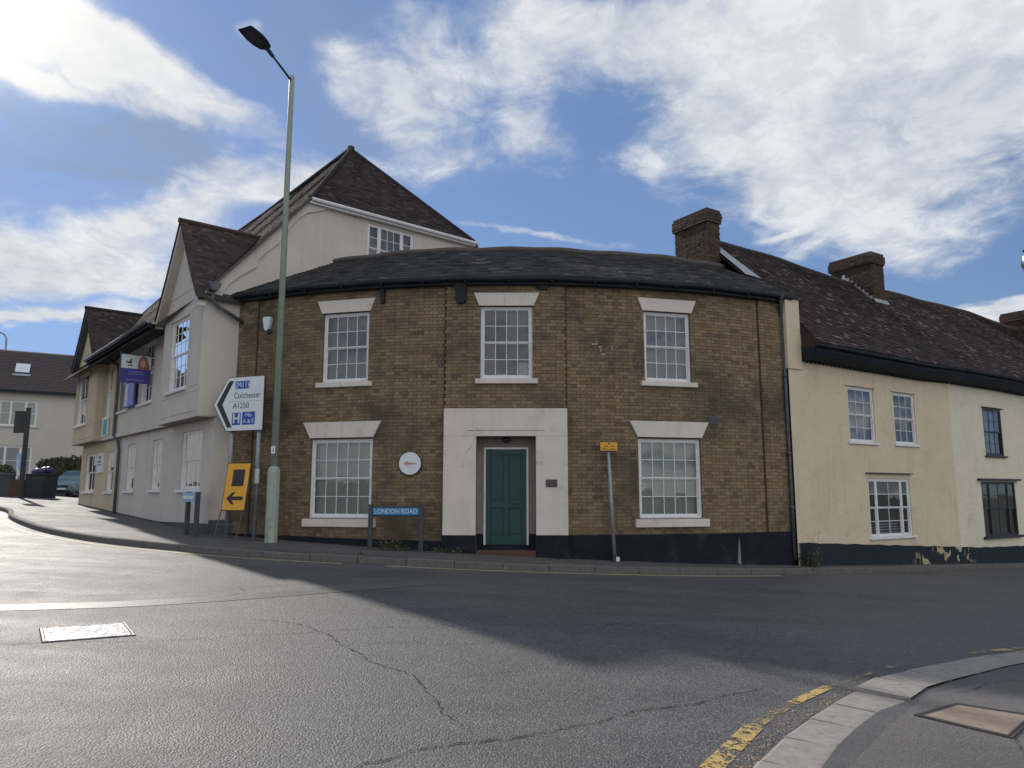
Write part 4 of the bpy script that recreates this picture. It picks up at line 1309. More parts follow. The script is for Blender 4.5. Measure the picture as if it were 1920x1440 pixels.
# back and far walls, closing the volume
mb = MB()
bk = frame(PJ + ED * 10.32, UL, ED)
mb.quad(bk(0, 0, 0), bk(14.6, 0, 0), bk(14.6, 0, 6.2), bk(0, 0, 6.2))
fe = frame(P0 + UL * 14.6, ED, UL)
mb.quad(fe(0, 0, 0), fe(10, 0, 0), fe(10, 0, 6.3), fe(5, 0, 12.2), fe(0, 0, 6.3))
obj('rear_wall', mb, M_white, jb)
# main roof
RZ, TM, SH = 12.35, 5.15, 2.9


def prof(t):
    """height of street slope at inward distance t"""
    if t <= 2.5: return 6.16 + (t) * (9.14 - 6.16) / 2.5
    return 9.14 + (t - 2.5) * (RZ - 9.14) / (TM - 2.5)


L1 = sqrt(2.5 ** 2 + 2.98 ** 2)
L0 = .42 * 1.55
L2 = sqrt((TM - 2.5) ** 2 + (RZ - 9.14) ** 2)


def street(a, b, h):
    b2 = b - L0
    if b2 < L1:
        t = b2 * 2.5 / L1; dx, dz = -2.98 / L1, 2.5 / L1
    else:
        t = 2.5 + (b2 - L1) * (TM - 2.5) / L2; dx, dz = -(RZ - 9.14) / L2, (TM - 2.5) / L2
    sag = -.05 * sin(pi * min(1, max(0, a / 14))) + .015 * sin(a * 1.3 + b)
    return FB(a, -(t + dx * h), prof(t) + dz * h + sag)


def s_lo(b):
    b2 = b - L0
    if b2 < L1: return -.12
    return -.12 + (b2 - L1) / L2 * (SH + .12)


mb = MB()
LB = L0 + L1 + L2
for i in range(24):
    b0, b1 = LB * i / 24, LB * (i + 1) / 24
    a0, a1 = s_lo(b0), s_lo(b1)
    if b0 < L0: a0 = 3.1
    if b1 <= L0 + .05: a1 = 3.1
    for j in range(6):
        mb.quad(street(a0 + (14.9 - a0) * j / 6, b0, -.015), street(a0 + (14.9 - a0) * (j + 1) / 6, b0, -.015), street(a1 + (14.9 - a1) * (j + 1) / 6, b1, -.015), street(a1 + (14.9 - a1) * j / 6, b1, -.015))
obj('roof', mb, M_tile2, jb)
tl = courses(street, lambda b: (3.1 if b < L0 + .02 else s_lo(b), 14.9), LB, .10, .17, None, th=.010, jit=.002)
pieces(tl, 'roof_tile', 'roof_tiling', M_tile2, jb, nmax=40)
# hip face
HA = FX(2.5, .10, 9.10); HBp = FX(7.85, .10, 9.10); HP = FB(SH, -TM, RZ)
hl = (HBp - HA).length
hu = (HBp - HA).normalized()
mid = HA + hu * (TM - 2.5)
hv = (HP - mid); HV = hv.length; hv.normalize(); hn = hu.cross(hv).normalized()
hip0 = .12


def hip(a, b, h):
    return HA + hu * a + hv * b + hn * (h + .01 * sin(a * 1.9 + b))


pk = TM - 2.5
hr = lambda b: (pk * max(0, b - hip0) / (HV - hip0) - .02 if b > hip0 else -.06, hl - (hl - pk) * max(0, b - hip0) / (HV - hip0) + .02)
mb = MB(); mb.quad(hip(-.1, -.08, -.015), hip(hl + .1, -.08, -.015), hip(pk, HV, -.015)); obj('hip', mb, M_tile2, jb)
hp = lambda a, b, h: hip(a, b - .1, h)
tl = courses(hp, lambda b: hr(b), HV + .1, .10, .165, None, th=.018, jit=.006)
pieces(tl, 'roof_tile', 'roof_tiling', M_tile2, jb, nmax=140)
# rear slope
mb = MB()
mb.quad(HP, FB(14.9, -TM, RZ), FB(14.9, -7.82, 9.1), FB(14.9, -10.6, 5.9), FB(0, -10.6, 5.9), HBp)
obj('rear_roof', mb, M_tile2, jb)
# hip and ridge tiles
mb = MB(); mb.tube([HA + hn * .03, HA.lerp(HP, .5) + hn * .05, HP + Vector((0, 0, .03))], .06, 8); mb.tube([HBp + hn * .02, HP + Vector((0, 0, .03))], .06, 8)
mb.tube([HP + Vector((0, 0, .04)), FB(6, -TM, RZ), FB(10, -TM, RZ - .06), FB(14.9, -TM, RZ)], .085, 8)
mb.tube([HP + Vector((0, 0, .0)), HP + Vector((0, 0, .12))], .11, 8)
obj('hip_tiles', mb, M_tile2, jb)
# white fascia under hip, barge on the rake
mb = MB(); mb.box(FX, 2.45, 7.9, .01, .14, 8.96, 9.08); obj('hip_fascia', mb, M_paint, jb)
mb = MB(); mb.tube([FX(2.5, .17, 9.06), FX(7.95, .17, 9.05)], .055, 8); obj('hip_gutter', mb, M_paint, jb)
mb = MB(); mb.tube([FX(7.9, .12, 9.05), FX(8.05, .1, 8.85), FX(8.1, .05, 8.6)], .04, 8); obj('gutter_outlet', mb, M_blackpaint, jb)
# verge tiles edge and coved band along the rake
lowc = [(-.02, 6.02), (.36, 6.02), (.42, 6.22), (.55, 6.45), (.80, 6.68), (1.02, 6.86), (1.18, 6.98), (1.22, 7.18), (1.42, 7.42), (1.72, 7.72), (1.95, 8.12), (2.2, 8.48), (2.45, 8.70), (2.78, 8.83), (3.0, 8.94)]
upc = [(0, rake(0) - .02)] + [(2.5 * i / 13, rake(2.5 * i / 13) - .02) for i in range(1, 14)] + [(3.0, 9.0)]
mb = MB()
for i in range(len(lowc) - 1):
    mb.quad(FX(lowc[i][0], .05, lowc[i][1]), FX(lowc[i + 1][0], .05, lowc[i + 1][1]), FX(upc[i + 1][0], .05, upc[i + 1][1]), FX(upc[i][0], .05, upc[i][1]))
    mb.quad(FX(lowc[i][0], 0, lowc[i][1]), FX(lowc[i + 1][0], 0, lowc[i + 1][1]), FX(lowc[i + 1][0], .05, lowc[i + 1][1]), FX(lowc[i][0], .05, lowc[i][1]))
obj('shaped_cornice', mb, M_white, jb)
mb = MB()
for i in range(13):
    t0, t1 = 2.5 * i / 13, 2.5 * (i + 1) / 13
    mb.quad(FX(t0, .15, rake(t0) - .05), FX(t1, .15, rake(t1) - .05), FX(t1, .15, rake(t1) + .04), FX(t0, .15, rake(t0) + .04))
    mb.quad(FX(t0, .0, rake(t0) - .05), FX(t1, .0, rake(t1) - .05), FX(t1, .15, rake(t1) - .05), FX(t0, .15, rake(t0) - .05))
obj('verge', mb, M_fartile, jb)
# lead valley of the bay roof
mb = MB()
# eave gutter, fascia, downpipes, hopper
mb = MB(); mb.tube([FB(3.3, .46, 5.92), FB(7, .46, 5.90), FB(10.75, .46, 5.92)], .06, 8); obj('gutter', mb, M_pipe, jb, smooth=True)
mb = MB(); mb.box(FB, 3.2, 10.85, .30, .40, 5.80, 5.92); mb.box(FB, 3.2, 10.85, -.3, .30, 5.86, 5.9); obj('fascia', mb, M_fascia, jb)
mb = MB(); mb.tube([FM(8.95, .6, 5.9), FM(8.95, .1, 5.6), FM(8.95, .07, 5.3), FM(8.95, .07, 3.3), FG(8.72, .1, 3.1), FG(8.6, .08, 2.8), FG(8.6, .08, .6)], .05, 8); obj('downpipe', mb, M_pipe, jb, smooth=True)
HPx = lambda z, y=.14, t=.06: FX(t, y, z)
mb = MB()
mb.prism(FX, [(.02, 6.34), (.08, 6.18), (.22, 6.18), (.30, 6.30), (.30, 6.38), (.02, 6.38)], .02, .22)
hop = obj('hopper', mb, M_pipe, jb)
pe = arc(-6.93, .10, 6.0)
mb = MB(); mb.tube([FX(.15, .12, 6.2), FX(.15, .12, 5.95), FX(.3, .12, 5.82), FX(.9, .12, 5.52)], .045, 8); obj('downpipe', mb, M_pipe, jb, smooth=True)
mb = MB(); q0 = arc(-6.88, .12, 5.62); mb.tube([(q0.x, q0.y, 6.0), (q0.x, q0.y, 3.0), (q0.x, q0.y, .45)], .065, 10)
for z in (5.45, 3.9, 2.2): mb.tube([(q0.x, q0.y, z), (q0.x, q0.y, z + .08)], .08, 10)
obj('downpipe', mb, M_pipe, jb, smooth=True)

# ------------------------------------------------------------------ signs on the left building
LZ = Vector((0, 0, 1))


def text(body, size, fr_, x, z, y, mat, parent, name='lettering', align='CENTER', sx=1.0, bold=0.0):
    cu = bpy.data.curves.new('t', 'FONT')
    cu.body = body; cu.size = size; cu.align_x = align; cu.align_y = 'CENTER'; cu.extrude = .0012; cu.offset = bold
    to = bpy.data.objects.new('t', cu)
    COL.objects.link(to)
    bpy.context.view_layer.update()
    dg = bpy.context.evaluated_depsgraph_get()
    me = bpy.data.meshes.new_from_object(to.evaluated_get(dg))
    bpy.data.objects.remove(to)
    o0 = ORG[parent.name]
    for v in me.vertices:
        q = fr_(x + v.co.x * sx, y + v.co.z, z + v.co.y) - o0
        v.co = q
    me.materials.clear(); me.materials.append(mat)
    me.name = name
    o = bpy.data.objects.new(name, me); COL.objects.link(o); o.parent = parent
    ORG[o.name] = o0
    return o


# projecting board: perpendicular to the facade; seen from the camera side
eb = frame(P0 + UL * 5.15, NL, UL * -1)
hb = thing('projecting_board', 'white and purple board with a red haired woman projecting above the white jetty', 'signboard', tuple(eb(.55, 0, 4.5)))
obj('frame', MB().box(eb, .16, .98, -.02, .0, 4.54, 5.34).box(eb, .95, .98, -.025, .012, 4.5, 5.4).box(eb, .0, .98, -.02, .012, 5.34, 5.37), M_pipe, hb)
# x grows away from the wall = to the left in view, so mirror print positions
obj('white_panel', MB().box(eb, .17, .95, .0, .006, 4.95, 5.34), M_signwhite, hb)
obj('purple_panel', MB().box(eb, .17, .95, .0, .008, 4.55, 4.95), M_purple, hb)
el_ = lambda cx_, cz, rx, rz, n=16: [(cx_ + rx * cos(2 * pi * i / n), cz + rz * sin(2 * pi * i / n)) for i in range(n)]
obj('printed_hair', MB().prism(eb, [(.19, 4.95), (.24, 5.15), (.28, 5.28), (.36, 5.33), (.45, 5.30), (.50, 5.18), (.52, 4.95)], .006, .0075), M_hair, hb)
obj('printed_face', MB().prism(eb, el_(.385, 5.12, .07, .11), .0075, .009), M_skin, hb)
tm = MB()
for (z, w) in ((4.85, .36), (4.79, .42), (4.62, .46)):
    tm.box(eb, .56 - w / 2, .56 + w / 2, .008, .0095, z, z + .018)
obj('small_print', tm, surf('print_lilac', (.25, .25, .5), (.3, .3, .55), 30, .5, 0, 10), hb)
obj('printed_bird', MB().prism(eb, [(.66, 5.08), (.80, 5.10), (.84, 5.16), (.74, 5.14), (.70, 5.24), (.68, 5.25), (.69, 5.13)], .006, .008).prism(eb, [(.65, 5.02), (.78, 5.02), (.78, 5.05), (.65, 5.05)], .006, .008), M_signblack, hb)
fb2 = frame(P0 + NL * .12, UL, NL)
h2 = thing('purple_banner', 'purple and pink banner fixed to the upper wall below the projecting board', 'banner', tuple(fb2(7.2, .1, 4.2)))
obj('backing', MB().box(fb2, 6.5, 7.7, .08, .12, 4.05, 4.85), M_purple, h2)
obj('print', MB().box(fb2, 6.6, 7.25, .12, .125, 4.1, 4.8), surf('print_periwinkle', (.17, .19, .48), (.25, .27, .55), 3, .5, 0, 10), h2)
obj('pale_print', MB().box(fb2, 7.27, 7.65, .12, .125, 4.1, 4.8), surf('print_pale', (.6, .6, .68), (.5, .36, .45), 4, .5, 0, 10), h2)
h3 = thing('teal_sign', 'teal and white sign on the tan wall above the jetty', 'sign', tuple(FM(11.3, .1, 3.3)))
fz = frame(P0 + NL * .42, UL, NL)
obj('backing', MB().box(FM, 9.95, 10.75, .02, .07, 3.35, 3.93), M_signwhite, h3)
obj('print', MB().box(FM, 10.0, 10.55, .07, .074, 3.38, 3.9), M_teal, h3)
h4 = thing('white_wall_notice', 'pale notice board between the tan building ground floor windows', 'notice', tuple(FG(11.5, .0, 2.2)))
obj('board', MB().box(FG, 10.95, 11.75, .0, .05, 2.15, 2.82), M_signwhite, h4)
obj('print', MB().box(FG, 11.1, 11.6, .05, .053, 2.5, 2.56).box(FG, 11.05, 11.65, .05, .053, 2.4, 2.44).box(FG, 11.2, 11.5, .05, .053, 2.62, 2.72), M_pipe, h4)

# ------------------------------------------------------------------ cottages on the right
FR = frame(PR, UR, NR)
PARTY = 6.98
cc = thing('cream_cottage', 'cream rendered cottage with white sash windows under the clay tiled roof', 'house', tuple(FR(3.5, 0, -.1)))
pc = thing('pale_cottage', 'paler rendered cottage with black framed windows at the right edge', 'house', tuple(FR(9.5, 0, -.4)))
cw = [(2.06, 3.20, 2.74, 4.16), (4.10, 5.14, 2.75, 4.15), (2.70, 4.60, .35, 1.84)]
pw = [(8.90, 10.03, 2.58, 4.02), (8.44, 10.5, .20, 1.80)]
wob = lambda s: .009 * sin(s * .9 + .5) + .003 * sin(s * 2.1)
FRw = lambda x, y, z: FR(x, y - (.02 if x > PARTY else 0), z)
obj('wall', wall(FRw, -.22, PARTY, -.8, 4.9, cw, .13, extra=[i * .5 for i in range(14)]), M_cream, cc)
obj('wall', wall(FRw, PARTY + .001, 24, -1.6, 4.9, pw, .13, extra=[7 + i * .5 for i in range(34)]), M_pale, pc)


def ptop(t): return .33 - .052 * t if t < 8 else -.09 - .02 * (t - 8)


for (a, c, mt, par) in ((-.18, PARTY, M_flake, cc), (PARTY, 24, M_flake, pc)):
    mb = MB(); n = int((c - a) / .35)
    for i in range(n):
        x0, x1 = a + (c - a) * i / n, a + (c - a) * (i + 1) / n
        z0_, z1_ = ptop(x0) + .012 * sin(x0 * 7), ptop(x1) + .012 * sin(x1 * 7)
        mb.quad(FR(x0, .055, -2), FR(x1, .055, -2), FR(x1, .055, z1_), FR(x0, .055, z0_))
        mb.quad(FR(x0, .055, z0_), FR(x1, .055, z1_), FR(x1, -.05, z1_), FR(x0, -.05, z0_))
    obj('plinth', mb, mt, par)
# wing wall beside the brick building
mb = MB(); mb.box(FR, -.25, .27, -.6, .035, 4.4, 6.12); mb.prism(FR, [(.27, 5.0), (.36, 5.0), (.36, 5.06), (.31, 5.12), (.27, 5.3)], -.2, .03); obj('wing_wall', mb, M_cream, cc, bevel=.01)
mb = MB(); mb.quad(FR(.285, .54, 4.93), FR(.285, .54, 5.0), FR(.285, .0, 5.55), FR(.285, -.1, 5.6), FR(.285, -.1, 4.93)); obj('roof_cheek', mb, M_tile, cc)


def rw(par, o, cols, rows, mt, **kw):
    fr_ = subframe(FR, (o[0] + o[1]) / 2, 0, o[2])
    return make_window(par, fr_, o[1] - o[0], o[3] - o[2], cols, rows, mt, recess=.06, backing=.12, smat=mt, **kw)


def hood(par, o, z, mt, ov=.12, th=.03, out=.09):
    obj('hood', MB().box(FR, o[0] - ov, o[1] + ov, -.02, out, z, z + th), mt, par)


rw(cc, cw[0], 3, (2, 2), M_paint, back=M_curtain, sill=(.66, -.05, 0), sillout=.05)
rw(cc, cw[1], 3, (2, 2), M_paint, back=M_dark, folds=False, sill=(.60, -.05, 0), sillout=.05)
rw(cc, cw[2], 2, (2, 2), M_paint, back=M_dark, folds=False, side=.17, sill=(1.05, -.05, 0), sillout=.06)
hood(cc, cw[0], 4.17, M_cream, .08, .025, .04); hood(cc, cw[1], 4.16, M_cream, .08, .025, .04)
hood(cc, cw[2], 1.96, M_wood, .08, .025, .08)
rw(pc, pw[0], 3, (2, 2), M_blackpaint, back=M_curtain, sill=(.64, -.05, 0), sillout=.06)
rw(pc, pw[1], 2, (2, 2), M_blackpaint, back=M_dark, side=.2, folds=False, sill=(1.15, -.07, 0), sillout=.08)
hood(pc, pw[0], 4.03, M_wood, .06, .02, .05); hood(pc, pw[1], 1.83, M_blackpaint, .2, .06, .1)
# bits of venetian blind showing in the cream windows
mb = MB()
for i in range(5): mb.box(FR, 2.95, 4.35, -.17, -.165, .45 + i * .07, .47 + i * .07)
obj('blind_slats', mb, M_paint, cc)
# boxed eaves
for (a, c, par) in ((.29, PARTY, cc), (PARTY + .002, 24, pc)):
    mb = MB()
    n = max(6, int((c - a) / .8))
    for i in range(n):
        x0, x1 = a + (c - a) * i / n, a + (c - a) * (i + 1) / n
        w0_, w1_ = wob(x0) * 2, wob(x1) * 2
        P = lambda x, y, z, w: FR(x, y, z + w)
        mb.quad(P(x0, .42, 4.82, w0_), P(x1, .42, 4.82, w1_), P(x1, .42, 4.95, w1_), P(x0, .42, 4.95, w0_))
        mb.quad(P(x0, .34, 4.70, w0_), P(x1, .34, 4.70, w1_), P(x1, .42, 4.82, w1_), P(x0, .42, 4.82, w0_))
        mb.quad(P(x0, .08, 4.62, w0_), P(x1, .08, 4.62, w1_), P(x1, .34, 4.70, w1_), P(x0, .34, 4.70, w0_))
        mb.quad(P(x0, .0, 4.60, w0_), P(x1, .0, 4.60, w1_), P(x1, .08, 4.62, w1_), P(x0, .08, 4.62, w0_))
    if par is cc: mb.quad(FR(.29, 0, 4.6), FR(.29, .34, 4.66), FR(.29, .42, 4.95), FR(.29, 0, 4.95))
    obj('boxed_eaves', mb, M_fascia, par)
    mb = MB(); mb.tube([FR(a + (c - a) * i / 20, .50, 4.93 + wob(a + (c - a) * i / 20) * 2) for i in range(21)], .045, 8); obj('gutter', mb, M_fascia, par, smooth=True)
    mb = MB()
    k = a + .15
    while k < min(c, 16):
        mb.box(FR, k, k + .05, .02, .10, 4.575 + wob(k) * 2, 4.62 + wob(k) * 2); k += .16
    obj('dentils', mb, M_fascia, par)
# roof
CL = sqrt(3.55 ** 2 + 3.56 ** 2)
cdx, cdz = 3.55 / CL, 3.56 / CL


def croof(a, b, h):
    wv = .06 * sin(a * .5 + 1.0) + .025 * sin(a * 1.1 + b * .8) + .008 * sin(a * 2.7 + b)
    wv *= min(1, b / 1.0 + .3)
    wv -= .018 * max(0, a - 1) * b / CL
    return FR(a, .53 - b * cdx + h * cdz, 4.97 + b * cdz + h * cdx + wv)


for (a, c, par, nm) in ((.30, PARTY, cc, 300), (PARTY, 23.5, pc, 160)):
    mb = MB()
    n = int((c - a) / .4)
    for i in range(n):
        x0, x1 = a + (c - a) * i / n, a + (c - a) * (i + 1) / n
        for j in range(6):
            b0, b1 = CL * j / 6, CL * (j + 1) / 6
            mb.quad(croof(x0, b0, -.02), croof(x1, b0, -.02), croof(x1, b1, -.02), croof(x0, b1, -.02))
        mb.quad(croof(x0, CL, -.02), croof(x1, CL, -.02), FR(x1, -6.4, 5.0), FR(x0, -6.4, 5.0))
    mb.quad(FR(c if par is pc else a, -.0, 4.9), FR(c if par is pc else a, -3, 8.45), FR(c if par is pc else a, -6.4, 4.9))
    mb.quad(FR(a, -6.2, -1), FR(c, -6.2, -1), FR(c, -6.2, 5), FR(a, -6.2, 5))
    obj('roof', mb, M_tile, par)
    tl = courses(croof, lambda b: (a, c - .002), CL, .108, .168, None, th=.026, jit=.006)
    pieces(tl, 'roof_tile', 'roof_tiling', M_tile, par, nmax=nm)
    mb = MB(); n = int((c - a) / .32)
    for i in range(n):
        x0, x1 = a + (c - a) * i / n, a + (c - a) * (i + 1) / n
        p0, p1 = croof(x0, CL, .0), croof(x1, CL, .0)
        mb.tube([p0 + Vector((0, 0, .0)), p1 + Vector((0, 0, .005)) - (p1 - p0) * .04], .10, 8)
    obj('ridge_tiles', mb, M_tile, par)
# lead flashing at the left verge of the cream roof
def leadz(t_, h_, e=.05): return croof(t_, 0, 0)
mb = MB()
mb.quad(croof(.34, 3.3, .06), croof(.90, 3.3, .05), croof(.62, CL + .05, .06), croof(.25, CL + .1, .08))
mb.quad(croof(.34, 3.3, .061), croof(.30, 3.0, .061), croof(.95, 3.0, .05), croof(.90, 3.3, .05))
obj('lead_flashing', mb, M_lead, cc)


# chimneys
def chimney(par, t0, t1, h0, h1, zb, zt, lbl, nm=200, label=None):
    F = FR
    mb = MB().box(F, t0 + .012, t1 - .012, -h1 + .012, -h0 - .012, zb, zt - .02)
    ch_ = obj('chimney', mb, M_mortar, par)
    bl = []
    z = zb; k = 0
    while z < zt - .05:
        grow = 0
        if zt - z < .42: grow = .03
        if zt - z < .30: grow = .055
        if zt - z < .13: grow = .02
        z1 = z + .066
        for (face) in (0, 1):
            L = (t1 - t0) if face == 0 else (h1 - h0)
            L += 2 * grow
            n = max(2, round(L / .165))
            p_ = -grow - (.06 if k % 2 else 0)
            hd = (k % 2 == 0)
            while p_ < L - grow:
                l = .108 if hd else .218
                a, c = max(p_, -grow), min(p_ + l - .01, L - grow)
                p_ += l; hd = not hd
                if c - a < .03: continue
                j = random.uniform(-.003, .005)
                if face == 0:
                    q = lambda x, y, zz: F(t0 + x, -h0 + grow + y, zz)
                else:
                    q = lambda x, y, zz: F(t0 - grow - y, -h0 - x, zz)
                zz0, zz1 = z + random.uniform(-.002, .002), z1 + random.uniform(-.002, .002)
                v = [q(a, -.08, zz0), q(c, -.08, zz0), q(c, -.08, zz1), q(a, -.08, zz1), q(a, j, zz0), q(c, j, zz0), q(c, j, zz1), q(a, j, zz1)]
                bl.append(([tuple(x) for x in v], [(4, 5, 6, 7), (0, 4, 7, 3), (5, 1, 2, 6), (7, 6, 2, 3), (0, 1, 5, 4)], random.random()))
        z += .076; k += 1
    pieces(bl, 'brick', 'brickwork', M_chbrick, ch_, nmax=nm)
    cap = MB().box(F, t0 - .02, t1 + .02, -h1 - .02, -h0 + .02, zt - .03, zt + .02); obj('cap', cap, M_chbrick, ch_)
    cap = MB().box(F, t0 - .05, t1 + .02, -h1 - .05, -h0 + .045, zt - .36, zt - .10)
    obj('oversailing_core', cap, M_chbrick, ch_)
    return ch_


c1 = chimney(bb_, -.16, .34, 2.38, 3.60, 6.7, 9.19, '')
mb = MB()
mb.quad(FR(-.26, -2.3, 7.35), FR(.42, -2.3, 7.42), FR(.42, -2.36, 7.62), FR(-.26, -2.36, 7.58))
mb.quad(FR(-.27, -2.3, 7.35), FR(-.27, -2.36, 7.60), FR(-.27, -3.3, 8.0), FR(-.27, -3.3, 7.75))
mb.quad(FR(-.30, -2.18, 7.28), FR(.46, -2.18, 7.3), FR(.42, -2.3, 7.42), FR(-.26, -2.3, 7.36))
obj('lead_flashing', mb, M_lead, c1)
c2 = chimney(cc, 7.45, 8.15, 2.32, 3.8, 7.1, 9.30, '')
mb = MB()
for i in range(8):
    h = 2.34 + i * .13
    mb.quad(FR(7.45 - .012, -h, 7.64 + (h - 2.3) * 1.0), FR(7.45 - .012, -h - .13, 7.64 + (h - 2.3) * 1.0), FR(7.45 - .012, -h - .13, 7.80 + (h - 2.3) * 1.0), FR(7.45 - .012, -h, 7.80 + (h - 2.3) * 1.0))
mb.quad(FR(7.40, -2.20, 7.58), FR(8.2, -2.20, 7.58), FR(8.2, -2.30, 7.74), FR(7.40, -2.30, 7.74))
obj('lead_flashing', mb, M_lead, c2)
c3 = chimney(pc, 19.0, 19.9, 2.4, 3.6, 7.6, 8.95, '', nm=0)

# ------------------------------------------------------------------ street furniture


def pz(x, y):
    """pavement level near a point on the far side"""
    d = min((Vector((x, y)) - q).length for q in far_k)
    return lift_far(x, y, d)


# lamp column
lx, ly = -5.17, 16.2
lz = pz(lx, ly)
lp = thing('lamp_column', 'tall pale green street lamp column with a flat dark lantern in front of the brick wall', 'street lamp', (lx, ly, lz))
mb = MB().tube([(lx, ly, lz - .1), (lx, ly, lz + 1.50), (lx, ly, lz + 1.56), (lx, ly, lz + 1.62)], [.138, .138, .125, .075], 8); obj('base_compartment', mb, M_lamp, lp)
mb = MB().tube([(lx, ly, lz + 1.6), (lx, ly, 11.0), (lx, ly, 11.15), (lx, ly, 11.18)], [.078, .058, .058, .03], 16); obj('column', mb, M_lamp, lp, smooth=True)
obj('service_door', MB().box(frame((lx, ly - .132, lz), (1, 0, 0), (0, -1, 0)), -.05, .05, 0, .006, .5, 1.2), M_lamp, lp)
mb = MB().tube([(lx, ly, 11.04), (-5.285, 15.75, 11.12), (-5.40, 15.3, 11.2)], [.030, .026, .024], 10); obj('bracket_arm', mb, M_lantern, lp, smooth=True)
mb = MB().tube([(-5.37, 15.42, 11.18), (-5.44, 15.12, 11.23)], [.045, .05], 10); obj('arm_socket', mb, M_lantern, lp, smooth=True)
d = Vector((-.36, -.86, .10)).normalized(); sd_ = Vector((d.y, -d.x, 0)).normalized(); st_ = Vector((-5.42, 15.2, 11.22)); un = d.cross(sd_).normalized()
if un.z < 0: un = -un
outl = [(0, .05), (.06, .15), (.22, .21), (.42, .22), (.60, .20), (.74, .17)]
loop = [st_ + d * a + sd_ * w for a, w in outl] + [st_ + d * a - sd_ * w for a, w in reversed(outl)]
mb = MB(); mb.quad(*[q - un * .02 for q in loop]); mb.quad(*reversed([st_ + d * .35 + (q - st_ - d * .35) * .8 + un * .045 for q in loop]))
for i in range(len(loop)):
    a, b_ = loop[i], loop[(i + 1) % len(loop)]
    A2 = st_ + d * .35 + (a - st_ - d * .35) * .8 + un * .045; B2 = st_ + d * .35 + (b_ - st_ - d * .35) * .8 + un * .045
    mb.quad(a - un * .02, b_ - un * .02, B2, A2)
lan = obj('lantern', mb, M_lantern, lp)
mb = MB(); mb.quad(*[st_ + d * .42 + (q - st_ - d * .35) * .55 - un * .024 for q in loop]); obj('led_panel', mb, M_pipe, lan)
fl = frame((lx, ly, 0), (1, 0, 0), (0, -1, 0))
obj('number_label', MB().box(fl, -.055, .03, .074, .08, 2.32, 2.48), M_signwhite, lp)
text('1', .13, fl, -.012, 2.40, .0815, M_signblack, lp, bold=.002)

# direction sign
PRt, PLt = Vector((-5.62, 16.45, 0)), Vector((-6.33, 16.74, 0))
du = (PRt - PLt).normalized()
sf = frame(PLt, du, (du.y, -du.x, 0))
zb_ = pz(-6, 16.6)
dsn = thing('direction_sign', 'white chevron direction sign to Colchester on two grey posts', 'road sign', (-5.97, 16.6, zb_))
for P in (PLt, PRt): obj('post', MB().tube([(P.x, P.y, zb_ - .1), (P.x, P.y, 4.0)], .048, 12), M_postmetal, dsn, smooth=True)
pr = [(-.385, 3.45), (.03, 4.04), (.87, 4.10), (.87, 2.87), (.03, 2.80)]
def shape(k):
    pts = pr
    cx_, cz_ = .25, 3.46
    out = []
    for x, z in pts:
        dx_, dz_ = x - cx_, z - cz_
        out.append((cx_ + dx_ * (1 - k / abs(.62)), cz_ + dz_ * (1 - k / .62)))
    return out
pr = [(-.52, 3.46), (-.11, 4.08), (.93, 4.08), (.93, 2.84), (-.11, 2.84)]
obj('border', MB().prism(sf, pr, .055, .075), M_signblack, dsn, bevel=.008)
plate = obj('sign_plate', MB().prism(sf, shape(.018), .075, .079), M_signwhite, dsn)
obj('chevron', MB().prism(sf, [(-.41, 3.46), (-.075, 3.99), (.055, 3.99), (-.25, 3.46)], .079, .0815).prism(sf, [(-.41, 3.4595), (-.25, 3.4595), (.055, 2.93), (-.075, 2.93)], .079, .0815), M_signblack, plate)
obj('blue_patch', MB().box(sf, .10, .50, .079, .081, 3.80, 3.975), M_signblue, plate)
text('(M11)', .17, sf, .30, 3.885, .0822, M_signwhite, plate, sx=.95, bold=.0)
text('Colchester', .185, sf, .07, 3.64, .080, M_signblack, plate, align='LEFT', sx=.92, bold=.0)
text('A1250', .18, sf, .06, 3.41, .080, M_signblack, plate, align='LEFT', sx=.95, bold=.0)
obj('blue_patch', MB().box(sf, .05, .30, .079, .081, 2.98, 3.26), M_signblue, plate)
obj('blue_patch', MB().box(sf, .34, .70, .079, .081, 2.98, 3.27), M_signblue, plate)
text('H', .30, sf, .175, 3.12, .0822, M_signwhite, plate, bold=.006)
text('No', .135, sf, .52, 3.20, .0822, M_signwhite, plate)
text('A & E', .13, sf, .52, 3.06, .0822, M_signwhite, plate)
obj('joint_line', MB().box(sf, -.05, .85, .079, .0805, 3.51, 3.514), M_pipe, plate)
for z in (3.1, 3.8): obj('clip', MB().box(sf, -.06, .85, .045, .055, z, z + .04), M_postmetal, dsn)
obj('white_sticker', MB().tube([(PRt.x, PRt.y, 1.68), (PRt.x, PRt.y, 2.0)], .052, 12), M_signwhite, dsn)

# temporary yellow sign on a frame
tu = Vector((.97, -.24, 0)).normalized()
tf0 = frame((-6.07, 16.12, 0), tu, (tu.y, -tu.x, 0))
gz = pz(-5.9, 16.1)
tsn = thing('temporary_sign', 'yellow temporary diversion sign with black square and left arrow on a metal stand', 'road sign', (-5.8, 16.1, gz))


def tf(x, y, z):
    # leans back towards the wall and slightly to the right
    h = z - gz
    return tf0(x + h * .045, y - h * .10, z)


